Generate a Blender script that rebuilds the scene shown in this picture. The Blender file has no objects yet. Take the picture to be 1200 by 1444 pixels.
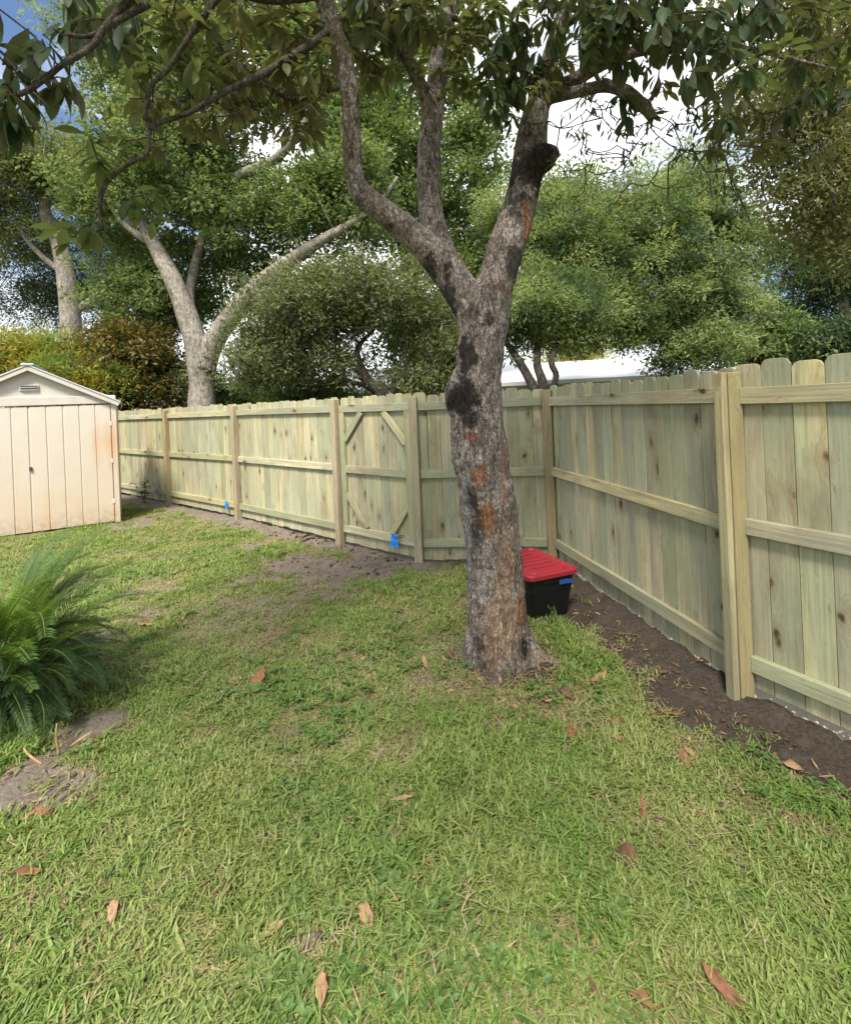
import bpy, bmesh, math, random
import numpy as np
from mathutils import Vector, Matrix, Euler

rng = random.Random(7)
nrg = np.random.default_rng(11)
SC = bpy.context.scene
COL = SC.collection

# ------------------------------------------------------------------ camera
F, CU, CV, ROLL, EYE = 696.0, 600.0, 569.0, math.radians(2.44), 1.71
CR, SR = math.cos(ROLL), math.sin(ROLL)
cam_d = bpy.data.cameras.new('camera')
cam = bpy.data.objects.new('camera', cam_d)
COL.objects.link(cam)
cam.matrix_world = Matrix(((CR, SR, 0, 0), (0, 0, -1, 0), (-SR, CR, 0, EYE), (0, 0, 0, 1)))
cam_d.sensor_fit = 'VERTICAL'
cam_d.sensor_height = 36.0
cam_d.lens = F / 1444 * 36.0
cam_d.shift_y = -(722 - CV) / 1444
cam_d.clip_start = 0.05
cam_d.clip_end = 1500
SC.camera = cam

# ------------------------------------------------------------------ world, sun, exposure
SUN = Vector((-0.12, -0.55, 0.80)).normalized()
world = bpy.data.worlds.new('World')
SC.world = world
world.use_nodes = True
wt = world.node_tree
wt.nodes.clear()


def nd(nt, typ, ins=None, **props):
    n = nt.nodes.new(typ)
    for k, v in props.items():
        setattr(n, k, v)
    for k, v in (ins or {}).items():
        if isinstance(v, bpy.types.NodeSocket):
            nt.links.new(v, n.inputs[k])
        else:
            n.inputs[k].default_value = v
    return n


def ramp(nt, fac, stops, interp='LINEAR'):
    n = nd(nt, 'ShaderNodeValToRGB', {0: fac})
    cr = n.color_ramp
    cr.interpolation = interp
    while len(cr.elements) < len(stops):
        cr.elements.new(0.5)
    for e, (p, c) in zip(cr.elements, stops):
        e.position = p
        e.color = (c, c, c, 1) if isinstance(c, (int, float)) else (*c, 1)
    return n.outputs[0]


def mixc(nt, fac, a, b, blend='MIX'):
    n = nt.nodes.new('ShaderNodeMix')
    n.data_type = 'RGBA'
    n.blend_type = blend
    for i, v in ((0, fac), (6, a), (7, b)):
        if isinstance(v, bpy.types.NodeSocket):
            nt.links.new(v, n.inputs[i])
        elif i == 0:
            n.inputs[0].default_value = v
        else:
            n.inputs[i].default_value = (*v, 1) if len(v) == 3 else v
    return n.outputs[2]


def math_n(nt, op, a, b=0.0, c=0.0):
    n = nt.nodes.new('ShaderNodeMath')
    n.operation = op
    for i, v in enumerate((a, b, c)):
        if isinstance(v, bpy.types.NodeSocket):
            nt.links.new(v, n.inputs[i])
        else:
            n.inputs[i].default_value = v
    return n.outputs[0]


def vmath(nt, op, a, b=(0, 0, 0)):
    n = nt.nodes.new('ShaderNodeVectorMath')
    n.operation = op
    for i, v in enumerate((a, b)):
        if isinstance(v, bpy.types.NodeSocket):
            nt.links.new(v, n.inputs[i])
        else:
            n.inputs[i].default_value = v
    return n.outputs['Value'] if op in ('DISTANCE', 'LENGTH', 'DOT_PRODUCT') else n.outputs[0]


def noise(nt, vec, scale, detail=3.0, rough=0.55, dist=0.0, out=0):
    return nd(nt, 'ShaderNodeTexNoise', {'Vector': vec, 'Scale': scale, 'Detail': detail, 'Roughness': rough, 'Distortion': dist}).outputs[out]


sky = nd(wt, 'ShaderNodeTexSky', sky_type='NISHITA', sun_disc=False)
sky.sun_elevation = math.asin(SUN.z)
sky.sun_rotation = math.atan2(SUN.x, SUN.y)
sky.air_density = 1.0
sky.dust_density = 0.6
wtc = nd(wt, 'ShaderNodeTexCoord')
wmap = vmath(wt, 'MULTIPLY', wtc.outputs['Generated'], (1.0, 1.0, 1.7))
wmap = vmath(wt, 'ADD', wmap, (16.73, 9.527, 12.78))
cl = noise(wt, wmap, 1.9, 7, 0.55, 0.3)
cmask = ramp(wt, cl, [(0.40, 0.0), (0.54, 1.0)])
cl2 = noise(wt, wmap, 4.0, 6, 0.6)
ccol = ramp(wt, cl2, [(0.3, (8.6, 8.9, 9.4)), (0.6, (11.5, 11.5, 11.6))])
skyc = mixc(wt, 1.0, sky.outputs[0], (1.0, 1.05, 1.15), 'MULTIPLY')
wcol = mixc(wt, cmask, skyc, ccol)
bg = nd(wt, 'ShaderNodeBackground', {0: wcol, 1: 0.085})
wo = nd(wt, 'ShaderNodeOutputWorld', {0: bg.outputs[0]})

sun_d = bpy.data.lights.new('sun', 'SUN')
sun_d.energy = 4.2
sun_d.angle = math.radians(12)
sun_d.color = (1.0, 0.93, 0.82)
sun = bpy.data.objects.new('sun', sun_d)
COL.objects.link(sun)
sun.rotation_euler = (-SUN).to_track_quat('-Z', 'Y').to_euler()

SC.view_settings.view_transform = 'Standard'
SC.view_settings.look = 'None'
SC.view_settings.exposure = 0.98
SC.view_settings.gamma = 1
SC.view_settings.use_curve_mapping = False
SC.render.engine = 'CYCLES'
SC.cycles.use_denoising = True
SC.cycles.max_bounces = 6
SC.cycles.diffuse_bounces = 4
SC.cycles.transmission_bounces = 4
SC.cycles.sample_clamp_indirect = 8
SC.cycles.use_adaptive_sampling = True
SC.cycles.adaptive_threshold = 0.015

# ------------------------------------------------------------------ picture coordinates -> space


def at(u, v, d):
    du, dv = u - CU, v - CV
    return Vector(((CR * du - SR * dv) * d / F, d, EYE - (SR * du + CR * dv) * d / F))


def ground_at(u, v):
    du, dv = u - CU, v - CV
    d = EYE * F / (SR * du + CR * dv)
    return Vector(((CR * du - SR * dv) * d / F, d, 0.0))


def to_px(p):
    d = p[1]
    x, z = p[0] * F / d, (EYE - p[2]) * F / d
    return CU + CR * x + SR * z, CV - SR * x + CR * z


# ------------------------------------------------------------------ object helpers
W = {}


def tag(o, label=None, cat=None, group=None, kind=None):
    for k, v in (('label', label), ('category', cat), ('group', group), ('kind', kind)):
        if v:
            o[k] = v
    return o


def link(o, parent=None, world=None):
    world = Matrix() if world is None else world
    COL.objects.link(o)
    if parent is not None:
        o.parent = parent
        o.matrix_parent_inverse = W[parent].inverted()
    o.matrix_basis = world
    W[o] = world.copy()
    return o


def empty(name, loc, label=None, cat=None, group=None):
    o = bpy.data.objects.new(name, None)
    o.empty_display_size = 0.2
    link(o, None, Matrix.Translation(Vector(loc)))
    return tag(o, label, cat, group)


def mesh_obj(name, me, mat=None, parent=None, world=None):
    o = bpy.data.objects.new(name, me)
    if mat is not None and len(me.materials) == 0:
        me.materials.append(mat)
    return link(o, parent, world)


def pydata(name, vs, fs, smooth=False):
    me = bpy.data.meshes.new(name)
    me.from_pydata([tuple(v) for v in vs], [], fs)
    if smooth:
        me.polygons.foreach_set('use_smooth', [True] * len(me.polygons))
    me.update()
    return me


def bm_mesh(name, bm, smooth=False):
    me = bpy.data.meshes.new(name)
    bm.normal_update()
    bm.to_mesh(me)
    bm.free()
    if smooth:
        me.polygons.foreach_set('use_smooth', [True] * len(me.polygons))
    return me


def box_mesh(name, sx, sy, sz, bev=0.003, z0=None, warp=0.0):
    """box with its long axis on Z, centred (or standing on z0)"""
    bm = bmesh.new()
    bmesh.ops.create_cube(bm, size=1.0)
    off = 0 if z0 is None else sz / 2 + z0
    for v in bm.verts:
        v.co = Vector((v.co.x * sx, v.co.y * sy, v.co.z * sz + off))
    if bev:
        bmesh.ops.bevel(bm, geom=list(bm.edges), offset=bev, segments=1, affect='EDGES')
    return bm_mesh(name, bm)


def sweep(pts, rads, sides=8, cap=True, vs=None, fs=None):
    """tube through points; returns verts, faces (appends if given)"""
    vs = [] if vs is None else vs
    fs = [] if fs is None else fs
    n = len(pts)
    base = len(vs)
    up = Vector((0.3, 0.2, 1)).normalized()
    prev = None
    for i in range(n):
        t = (pts[min(i + 1, n - 1)] - pts[max(i - 1, 0)])
        if t.length < 1e-9:
            t = Vector((0, 0, 1))
        t.normalize()
        if prev is None:
            a = t.cross(up if abs(t.dot(up)) < 0.95 else Vector((1, 0, 0))).normalized()
        else:
            a = (prev - t * prev.dot(t)).normalized()
        prev = a
        b = t.cross(a)
        for k in range(sides):
            th = 2 * math.pi * k / sides
            vs.append(pts[i] + (a * math.cos(th) + b * math.sin(th)) * rads[i])
    for i in range(n - 1):
        for k in range(sides):
            k2 = (k + 1) % sides
            fs.append((base + i * sides + k, base + i * sides + k2, base + (i + 1) * sides + k2, base + (i + 1) * sides + k))
    if cap:
        fs.append(tuple(base + k for k in reversed(range(sides))))
        fs.append(tuple(base + (n - 1) * sides + k for k in range(sides)))
    return vs, fs


def spline(pts, rads, sub=6):
    """Catmull-Rom through points"""
    P, R = [], []
    n = len(pts)
    for i in range(n - 1):
        p0, p1, p2, p3 = pts[max(i - 1, 0)], pts[i], pts[i + 1], pts[min(i + 2, n - 1)]
        for s in range(sub):
            t = s / sub
            q = 0.5 * ((2 * p1) + (p2 - p0) * t + (2 * p0 - 5 * p1 + 4 * p2 - p3) * t * t + (3 * p1 - p0 - 3 * p2 + p3) * t ** 3)
            P.append(q)
            R.append(rads[i] + (rads[i + 1] - rads[i]) * t)
    P.append(pts[-1].copy())
    R.append(rads[-1])
    return P, R


def traced(line):
    """[(u, v, width_px, depth)] -> points, radii"""
    return [at(u, v, d) for u, v, w, d in line], [w * d / F / 2 for u, v, w, d in line]


def _hash(ix, iy, seed):
    h = (ix.astype(np.int64) * 374761393 + iy.astype(np.int64) * 668265263 + seed * 982451653) & 0x7fffffff
    h = ((h ^ (h >> 13)) * 1274126177) & 0x7fffffff
    return ((h ^ (h >> 16)) & 0xffff) / 65535.0


def vnoise(x, y, seed=0):
    x, y = np.asarray(x, float), np.asarray(y, float)
    ix, iy = np.floor(x), np.floor(y)
    fx, fy = x - ix, y - iy
    fx, fy = fx * fx * (3 - 2 * fx), fy * fy * (3 - 2 * fy)
    a, b = _hash(ix, iy, seed), _hash(ix + 1, iy, seed)
    c, d = _hash(ix, iy + 1, seed), _hash(ix + 1, iy + 1, seed)
    return (a * (1 - fx) + b * fx) * (1 - fy) + (c * (1 - fx) + d * fx) * fy


def fbm(x, y, seed=0, oct=4):
    s, a, t = 0, 0.5, 0
    for o in range(oct):
        s = s + a * vnoise(np.asarray(x) * 2 ** o, np.asarray(y) * 2 ** o, seed + o * 17)
        t += a
        a *= 0.5
    return s / t


def sstep(a, b, x):
    t = np.clip((x - a) / (b - a), 0, 1)
    return t * t * (3 - 2 * t)


# instancing of leaves, blades, chips: a point mesh with geometry nodes
def scatter(name, P, R, S, variants, parent=None, kind='stuff', idx=None):
    P = np.asarray(P, float)
    me = bpy.data.meshes.new(name)
    me.from_pydata([tuple(p) for p in P], [], [])
    a = me.attributes.new('rot', 'FLOAT_VECTOR', 'POINT')
    a.data.foreach_set('vector', np.asarray(R, np.float32).ravel())
    a = me.attributes.new('scl', 'FLOAT', 'POINT')
    a.data.foreach_set('value', np.asarray(S, np.float32).ravel())
    a = me.attributes.new('var', 'INT', 'POINT')
    if idx is None:
        idx = nrg.integers(0, len(variants), len(P))
    a.data.foreach_set('value', np.asarray(idx, np.int32))
    o = bpy.data.objects.new(name, me)
    link(o, parent)
    if kind:
        o['kind'] = kind
    ng = bpy.data.node_groups.new(name + '_scatter', 'GeometryNodeTree')
    ng.interface.new_socket('Geometry', in_out='INPUT', socket_type='NodeSocketGeometry')
    ng.interface.new_socket('Geometry', in_out='OUTPUT', socket_type='NodeSocketGeometry')
    gi = ng.nodes.new('NodeGroupInput')
    go = ng.nodes.new('NodeGroupOutput')
    iop = ng.nodes.new('GeometryNodeInstanceOnPoints')
    jn = ng.nodes.new('GeometryNodeJoinGeometry')
    for v in reversed(variants):
        oi = ng.nodes.new('GeometryNodeObjectInfo')
        oi.inputs['Object'].default_value = v
        oi.inputs['As Instance'].default_value = True
        ng.links.new(oi.outputs['Geometry'], jn.inputs[0])

    def attr(nm, dt):
        n = ng.nodes.new('GeometryNodeInputNamedAttribute')
        n.data_type = dt
        n.inputs['Name'].default_value = nm
        return [s for s in n.outputs if s.enabled and s.name == 'Attribute'][0]
    ng.links.new(gi.outputs[0], iop.inputs['Points'])
    ng.links.new(jn.outputs[0], iop.inputs['Instance'])
    iop.inputs['Pick Instance'].default_value = True
    ng.links.new(attr('var', 'INT'), iop.inputs['Instance Index'])
    e2r = ng.nodes.new('FunctionNodeEulerToRotation')
    ng.links.new(attr('rot', 'FLOAT_VECTOR'), e2r.inputs[0])
    ng.links.new(e2r.outputs[0], iop.inputs['Rotation'])
    ng.links.new(attr('scl', 'FLOAT'), iop.inputs['Scale'])
    ng.links.new(iop.outputs[0], go.inputs[0])
    m = o.modifiers.new('scatter', 'NODES')
    m.node_group = ng
    return o


def source(name, me):
    """a mesh used only as the source of scattered pieces (not linked to the scene)"""
    return bpy.data.objects.new(name, me)


# ------------------------------------------------------------------ materials
def new_mat(name):
    m = bpy.data.materials.new(name)
    m.use_nodes = True
    nt = m.node_tree
    nt.nodes.clear()
    out = nt.nodes.new('ShaderNodeOutputMaterial')
    return m, nt, out


def princ(nt, out, col, rough=0.7, spec=0.3, bump=None, bump_s=0.3, bump_d=0.01, metal=0.0):
    ins = {'Base Color': col if isinstance(col, bpy.types.NodeSocket) else (*col, 1), 'Roughness': rough, 'Specular IOR Level': spec, 'Metallic': metal}
    p = nd(nt, 'ShaderNodeBsdfPrincipled', ins)
    if bump is not None:
        b = nd(nt, 'ShaderNodeBump', {'Strength': bump_s, 'Distance': bump_d, 'Height': bump})
        nt.links.new(b.outputs[0], p.inputs['Normal'])
    nt.links.new(p.outputs[0], out.inputs[0])
    return p


def leaf_mat(name, c1, c2, c3=None, trans=0.35, rough=0.5, spec=0.3, under=None, nscale=3.0, tboost=1.5):
    m, nt, out = new_mat(name)
    oi = nd(nt, 'ShaderNodeObjectInfo')
    geo = nd(nt, 'ShaderNodeNewGeometry')
    col = mixc(nt, ramp(nt, oi.outputs['Random'], [(0.0, 0.0), (1.0, 1.0)]), c1, c2)
    if c3:
        n = noise(nt, geo.outputs['Position'], nscale, 3)
        col = mixc(nt, ramp(nt, n, [(0.45, 0.0), (0.62, 1.0)]), col, c3)
    nz = noise(nt, geo.outputs['Position'], 45, 2)
    col = mixc(nt, 0.5, col, ramp(nt, nz, [(0.3, 0.35), (0.7, 0.75)]), 'OVERLAY')
    if under:
        col = mixc(nt, geo.outputs['Backfacing'], col, under)
    p = nd(nt, 'ShaderNodeBsdfPrincipled', {'Base Color': col, 'Roughness': rough, 'Specular IOR Level': spec})
    tcol = mixc(nt, 1.0, col, (tboost, tboost * 1.05, tboost * 0.6), 'MULTIPLY')
    t = nd(nt, 'ShaderNodeBsdfTranslucent', {0: tcol})
    mx = nd(nt, 'ShaderNodeMixShader', {0: trans, 1: p.outputs[0], 2: t.outputs[0]})
    nt.links.new(mx.outputs[0], out.inputs[0])
    return m


def wood_mat(name, light, mid, green, knot=True):
    m, nt, out = new_mat(name)
    tc = nd(nt, 'ShaderNodeTexCoord')
    oi = nd(nt, 'ShaderNodeObjectInfo')
    off = nd(nt, 'ShaderNodeCombineXYZ', {0: math_n(nt, 'MULTIPLY', oi.outputs['Random'], 31.7), 1: math_n(nt, 'MULTIPLY', oi.outputs['Random'], 73.1), 2: math_n(nt, 'MULTIPLY', oi.outputs['Random'], 19.3)}).outputs[0]
    vec = vmath(nt, 'ADD', tc.outputs['Object'], off)
    kv = vmath(nt, 'MULTIPLY', vec, (6.4, 6.4, 3.0))
    kd0 = noise(nt, vec, 14, 2, out=1)
    kvec = vmath(nt, 'ADD', kv, vmath(nt, 'MULTIPLY', kd0, (0.34, 0.34, 0.34)))
    vor = nd(nt, 'ShaderNodeTexVoronoi', {'Vector': kvec, 'Scale': 1.0, 'Randomness': 0.9})
    kd = vor.outputs['Distance']
    # grain flows round the knots
    warp = math_n(nt, 'MULTIPLY', ramp(nt, kd, [(0.0, 1.0), (0.4, 0.0)]), 0.05)
    gv = vmath(nt, 'ADD', vec, nd(nt, 'ShaderNodeCombineXYZ', {0: warp, 1: warp, 2: 0.0}).outputs[0])
    g1 = noise(nt, vmath(nt, 'MULTIPLY', gv, (85, 85, 2.2)), 1.0, 4, 0.6)
    g2 = noise(nt, vmath(nt, 'MULTIPLY', gv, (17, 17, 0.8)), 1.0, 3, 0.5, 0.6)
    col = mixc(nt, ramp(nt, g2, [(0.35, 0.0), (0.65, 1.0)]), light, mid)
    gfac = ramp(nt, noise(nt, vmath(nt, 'MULTIPLY', vec, (3.0, 3.0, 0.7)), 1.0, 2), [(0.35, 0.0), (0.6, 1.0)])
    col = mixc(nt, math_n(nt, 'MULTIPLY', gfac, 0.9), col, green)
    hv = nd(nt, 'ShaderNodeHueSaturation', {'Hue': 0.5, 'Saturation': math_n(nt, 'MULTIPLY_ADD', oi.outputs['Random'], 0.35, 0.72), 'Value': math_n(nt, 'MULTIPLY_ADD', math_n(nt, 'FRACT', math_n(nt, 'MULTIPLY', oi.outputs['Random'], 7.31)), 0.28, 0.82), 'Color': col})
    col = hv.outputs[0]
    col = mixc(nt, ramp(nt, g1, [(0.42, 0.0), (0.72, 0.55)]), col, tuple(c * 0.5 for c in mid))
    st = noise(nt, vmath(nt, 'MULTIPLY', vec, (9, 9, 1.6)), 1.0, 5, 0.7)
    col = mixc(nt, ramp(nt, st, [(0.56, 0.0), (0.76, 0.6)]), col, (0.19, 0.145, 0.085))
    if knot:
        rnd = nd(nt, 'ShaderNodeSeparateColor', {0: vor.outputs['Color']}).outputs[0]
        on = ramp(nt, rnd, [(0.22, 0.0), (0.27, 1.0)])
        ring = math_n(nt, 'MULTIPLY', ramp(nt, kd, [(0.0, 1.0), (0.14, 0.6), (0.36, 0.0)]), on)
        col = mixc(nt, math_n(nt, 'MULTIPLY', ring, 0.75), col, (0.17, 0.115, 0.055))
        core = math_n(nt, 'MULTIPLY', ramp(nt, kd, [(0.07, 1.0), (0.15, 0.0)]), on)
        col = mixc(nt, math_n(nt, 'MULTIPLY', core, 0.9), col, (0.045, 0.03, 0.018))
    mud = noise(nt, vmath(nt, 'MULTIPLY', vec, (3.2, 3.2, 1.1)), 1.0, 6, 0.7)
    col = mixc(nt, ramp(nt, mud, [(0.50, 0.0), (0.72, 0.65)]), col, (0.20, 0.165, 0.11))
    fl = noise(nt, vmath(nt, 'MULTIPLY', vec, (60, 60, 9)), 1.0, 3, 0.6)
    col = mixc(nt, ramp(nt, fl, [(0.62, 0.0), (0.76, 0.6)]), col, (0.15, 0.115, 0.065))
    princ(nt, out, col, 0.8, 0.15, math_n(nt, 'ADD', g1, math_n(nt, 'MULTIPLY', kd, -0.25)), 0.5, 0.005)
    return m


M = {}
M['fence'] = wood_mat('pressure_treated_pine', (0.535, 0.475, 0.275), (0.375, 0.325, 0.185), (0.31, 0.34, 0.22))
M['post'] = wood_mat('pine_post', (0.45, 0.36, 0.20), (0.32, 0.245, 0.125), (0.37, 0.33, 0.19), knot=False)


def plain(name, col, rough=0.5, spec=0.4, var=0.15, scale=20, bump=0.0):
    m, nt, out = new_mat(name)
    geo = nd(nt, 'ShaderNodeNewGeometry')
    n = noise(nt, geo.outputs['Position'], scale, 5, 0.6)
    c = mixc(nt, ramp(nt, n, [(0.3, 0.0), (0.7, 1.0)]), tuple(x * (1 - var) for x in col), tuple(min(1, x * (1 + var)) for x in col))
    princ(nt, out, c, rough, spec, n if bump else None, bump, 0.005)
    return m


def bark_mat(name, c_dark, c_mid, c_light, scale=1.0, patches=(), orange=0.0, crack=0.5):
    m, nt, out = new_mat(name)
    geo = nd(nt, 'ShaderNodeNewGeometry')
    pos = geo.outputs['Position']
    st = vmath(nt, 'MULTIPLY', pos, (1, 1, 0.45))
    n1 = noise(nt, st, 30 * scale, 6, 0.65, 0.4)
    n2 = noise(nt, pos, 6 * scale, 5, 0.6)
    vor = nd(nt, 'ShaderNodeTexVoronoi', {'Vector': vmath(nt, 'ADD', st, vmath(nt, 'MULTIPLY', noise(nt, pos, 20 * scale, 3, out=1), (0.05, 0.05, 0.05))), 'Scale': 42 * scale}, feature='DISTANCE_TO_EDGE').outputs[0]
    col = mixc(nt, ramp(nt, n1, [(0.3, 0.0), (0.55, 1.0)]), c_dark, c_mid)
    col = mixc(nt, ramp(nt, math_n(nt, 'MULTIPLY_ADD', n2, 0.5, math_n(nt, 'MULTIPLY', n1, 0.5)), [(0.46, 0.0), (0.62, 0.9)]), col, c_light)
    col = mixc(nt, ramp(nt, vor, [(0.0, crack), (0.09, 0.0)]), col, tuple(c * 0.5 for c in c_dark))
    wob = math_n(nt, 'ADD', math_n(nt, 'MULTIPLY', noise(nt, pos, 5, 3, 0.6), 0.55), math_n(nt, 'MULTIPLY', noise(nt, pos, 24, 5, 0.7), 0.45))
    for (c, r, pc, amt) in patches:
        dv = vmath(nt, 'MULTIPLY', vmath(nt, 'SUBTRACT', pos, tuple(c)), (1 / r[0], 1 / r[1], 1 / r[2]))
        dd = math_n(nt, 'ADD', vmath(nt, 'LENGTH', dv), math_n(nt, 'MULTIPLY', math_n(nt, 'SUBTRACT', wob, 0.5), 4.2))
        col = mixc(nt, math_n(nt, 'MULTIPLY', ramp(nt, dd, [(0.62, 1.0), (1.22, 0.0)]), amt), col, mixc(nt, ramp(nt, n1, [(0.35, 0.0), (0.65, 1.0)]), tuple(x * 0.6 for x in pc), tuple(x * 1.45 for x in pc)))
    n7 = noise(nt, vmath(nt, 'MULTIPLY', pos, (1, 1, 0.35)), 40 * scale, 5, 0.7, 0.6)
    col = mixc(nt, ramp(nt, n7, [(0.30, 0.4), (0.44, 0.0)]), col, c_dark)
    n1 = math_n(nt, 'ADD', n1, math_n(nt, 'MULTIPLY', n7, 1.1))
    h = math_n(nt, 'ADD', math_n(nt, 'MULTIPLY', n1, 0.7), math_n(nt, 'MULTIPLY', ramp(nt, vor, [(0.0, 0.0), (0.12, 1.0)]), 0.5))
    princ(nt, out, col, 0.9, 0.15, h, 0.9, 0.02)
    return m


# ------------------------------------------------------------------ layout of the fence (plan, metres)
PST = [Vector((-8.60, 12.30, 0)), Vector((-6.86, 10.91, 0)), Vector((-4.951, 9.392, 0)), Vector((-3.056, 7.870, 0)), Vector((-1.136, 6.166, 0)),
       Vector((-0.138, 5.304, 0)), Vector((1.253, 5.130, 0)), Vector((1.693, 2.752, 0)), Vector((2.87, 0.61, 0))]


def seg_dist(x, y, a, b):
    ax, ay = a.x, a.y
    dx, dy = b.x - ax, b.y - ay
    L2 = dx * dx + dy * dy
    t = np.clip(((x - ax) * dx + (y - ay) * dy) / L2, 0, 1)
    return np.hypot(x - ax - t * dx, y - ay - t * dy), t


def fence_side(x, y):
    """signed: > 0 on the yard side; distance to the fence line"""
    best = np.full(np.shape(x), 1e9)
    sgn = np.ones(np.shape(x))
    for a, b in zip(PST[:-1], PST[1:]):
        d, t = seg_dist(x, y, a, b)
        s = (b.x - a.x) * (y - a.y) - (b.y - a.y) * (x - a.x)
        up = d < best
        best = np.where(up, d, best)
        sgn = np.where(up, np.where(s < 0, 1.0, -1.0), sgn)
    return best * sgn


TREE = ground_at(703, 931)
CYC = Vector((-2.52, 2.84, 0))
PATCH = [(ground_at(440, 795), 0.75, 0.42, 0.9, -0.7), (ground_at(520, 800), 0.55, 0.30, 0.9, -0.7), (ground_at(232, 788), 0.34, 0.16, 0.75, 0.0), (ground_at(200, 870), 0.32, 0.16, 0.7, 0), (ground_at(440, 1335), 0.13, 0.07, 0.85, 0.3),
         (ground_at(770, 1310), 0.16, 0.06, 0.8, 0.2), (ground_at(600, 960), 0.22, 0.10, 0.75, 0), (ground_at(60, 1110), 0.36, 0.22, 1.0, 0.1), (ground_at(130, 1030), 0.28, 0.2, 0.9, 0.1), (ground_at(5, 1120), 0.35, 0.25, 1.0, 0.1), (ground_at(130, 905), 0.3, 0.22, 0.7, 0),
         (ground_at(640, 1130), 0.13, 0.06, 0.55, 0), (ground_at(1190, 1180), 0.35, 0.12, 0.6, -0.5), (ground_at(820, 1020), 0.28, 0.12, 0.6, -0.5), (ground_at(360, 840), 0.3, 0.1, 0.5, 0), (ground_at(150, 820), 0.3, 0.13, 0.5, 0), (ground_at(390, 1300), 0.12, 0.04, 0.5, 0.4), (ground_at(870, 1370), 0.12, 0.04, 0.5, 0.1)]


def dirt_mask(x, y):
    """0 = turf, 1 = bare soil"""
    x, y = np.asarray(x, float), np.asarray(y, float)
    wob = (fbm(x * 4, y * 4, 3) - 0.5)
    fine = (fbm(x * 16, y * 16, 9) - 0.5)
    m = np.zeros(np.shape(x))
    fs = fence_side(x, y)
    for i, (a, b) in enumerate(zip(PST[:-1], PST[1:])):
        d, t = seg_dist(x, y, a, b)
        wid = {0: 0.35, 1: 0.35, 2: 0.25, 3: 0.28, 4: 0.30, 5: 0.12, 6: 0.44, 7: 0.46}[i]
        m = np.maximum(m, 1 - sstep(wid * 0.55, wid * 1.55, d + wob * 0.34 + fine * 0.25))
    for c, rx, ry, amt, an in PATCH:
        ca, sa = math.cos(an), math.sin(an)
        dx, dy = x - c.x, y - c.y
        q = np.hypot((dx * ca + dy * sa) / rx, (-dx * sa + dy * ca) / ry)
        m = np.maximum(m, amt * (1 - sstep(0.55, 1.25, q + wob * 1.1 + fine * 0.6)))
    d = np.hypot(x - TREE.x - 0.1, y - TREE.y + 0.02)
    m = np.maximum(m, 0.9 * (1 - sstep(0.22, 0.48, d + wob * 0.5 + fine * 0.2)))
    big = fbm(x * 1.3 + 5, y * 1.3, 21)
    far = sstep(3.0, 5.5, y)
    m = np.maximum(m, (0.48 + 0.25 * far) * sstep(0.45, 0.62, big + fine * 0.4))
    m = np.maximum(m, 0.60 * sstep(0.56, 0.70, fbm(x * 6.5 + 3, y * 5, 83)) * (0.35 + 0.65 * sstep(0.35, 0.6, fbm(x * 0.8, y * 0.8, 87))))
    return np.clip(m, 0, 1)


def gz(x, y):
    x, y = np.asarray(x, float), np.asarray(y, float)
    z = (fbm(x * 0.9, y * 0.9, 31) - 0.5) * 0.05 + (fbm(x * 5, y * 5, 37) - 0.5) * 0.012
    near = np.clip(1 - np.abs(fence_side(x, y)) / 0.5, 0, 1)
    return z * (1 - near * 0.7) - 0.004


# ------------------------------------------------------------------ ground (one sheet to the horizon)
def axis(lo, hi, step, far):
    a = list(np.arange(lo, hi, step))
    out_, s, x = [], step, hi
    while x < far:
        out_.append(x)
        s *= 1.35
        x += s
    pre, s, x = [], step, lo
    while x > -far:
        s *= 1.35
        x -= s
        pre.append(x)
    return np.array(pre[::-1] + a + out_)


gx, gy = axis(-6.5, 3.6, 0.045, 420), axis(0.6, 12.0, 0.045, 420)
GX, GY = np.meshgrid(gx, gy)
DM = dirt_mask(GX, GY)
fsd = fence_side(GX, GY)
ZZ = gz(GX, GY)
clod = (fbm(GX * 22, GY * 22, 51, 3) - 0.5) * 0.05 + (fbm(GX * 9, GY * 9, 55, 2) - 0.5) * 0.05
ZZ = ZZ + clod * np.clip(DM * 1.3 - 0.3, 0, 1) * (np.abs(GX) < 6.5)
# soil heaped a little in front of the boards on the right, the neighbour's ground a little lower
inn = (fsd < -0.06)
heap = np.clip(1 - np.abs(fsd - 0.02) / 0.13, 0, 1) * (GX > 0.95) * (0.01 + 0.065 * fbm(GX * 5.5, GY * 5.5, 71, 3))
ZZ = ZZ + heap
ZZ = np.where(inn & (GX < 8) & (GY < 13), -0.03, ZZ)
nxg, nyg = len(gx), len(gy)
ii = np.arange(nxg * nyg).reshape(nyg, nxg)
faces = np.stack([ii[:-1, :-1], ii[:-1, 1:], ii[1:, 1:], ii[1:, :-1]], -1).reshape(-1, 4)
me = bpy.data.meshes.new('ground')
me.from_pydata(np.stack([GX, GY, ZZ], -1).reshape(-1, 3).tolist(), [], faces.tolist())
a = me.attributes.new('soil', 'FLOAT', 'POINT')
a.data.foreach_set('value', DM.astype(np.float32).ravel())
a = me.attributes.new('sand', 'FLOAT', 'POINT')
a.data.foreach_set('value', (sstep(-0.03, -0.06, fsd) * (1 - sstep(-0.9, -1.6, fsd)) if False else (np.clip((-fsd - 0.055) / 0.03, 0, 1) * (GX > 0.9) * np.clip((1.4 + fsd) / 0.4, 0, 1))).astype(np.float32).ravel())
me.polygons.foreach_set('use_smooth', [True] * len(me.polygons))
m, nt, out = new_mat('ground_soil_and_thatch')
geo = nd(nt, 'ShaderNodeNewGeometry')
P_ = geo.outputs['Position']
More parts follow.
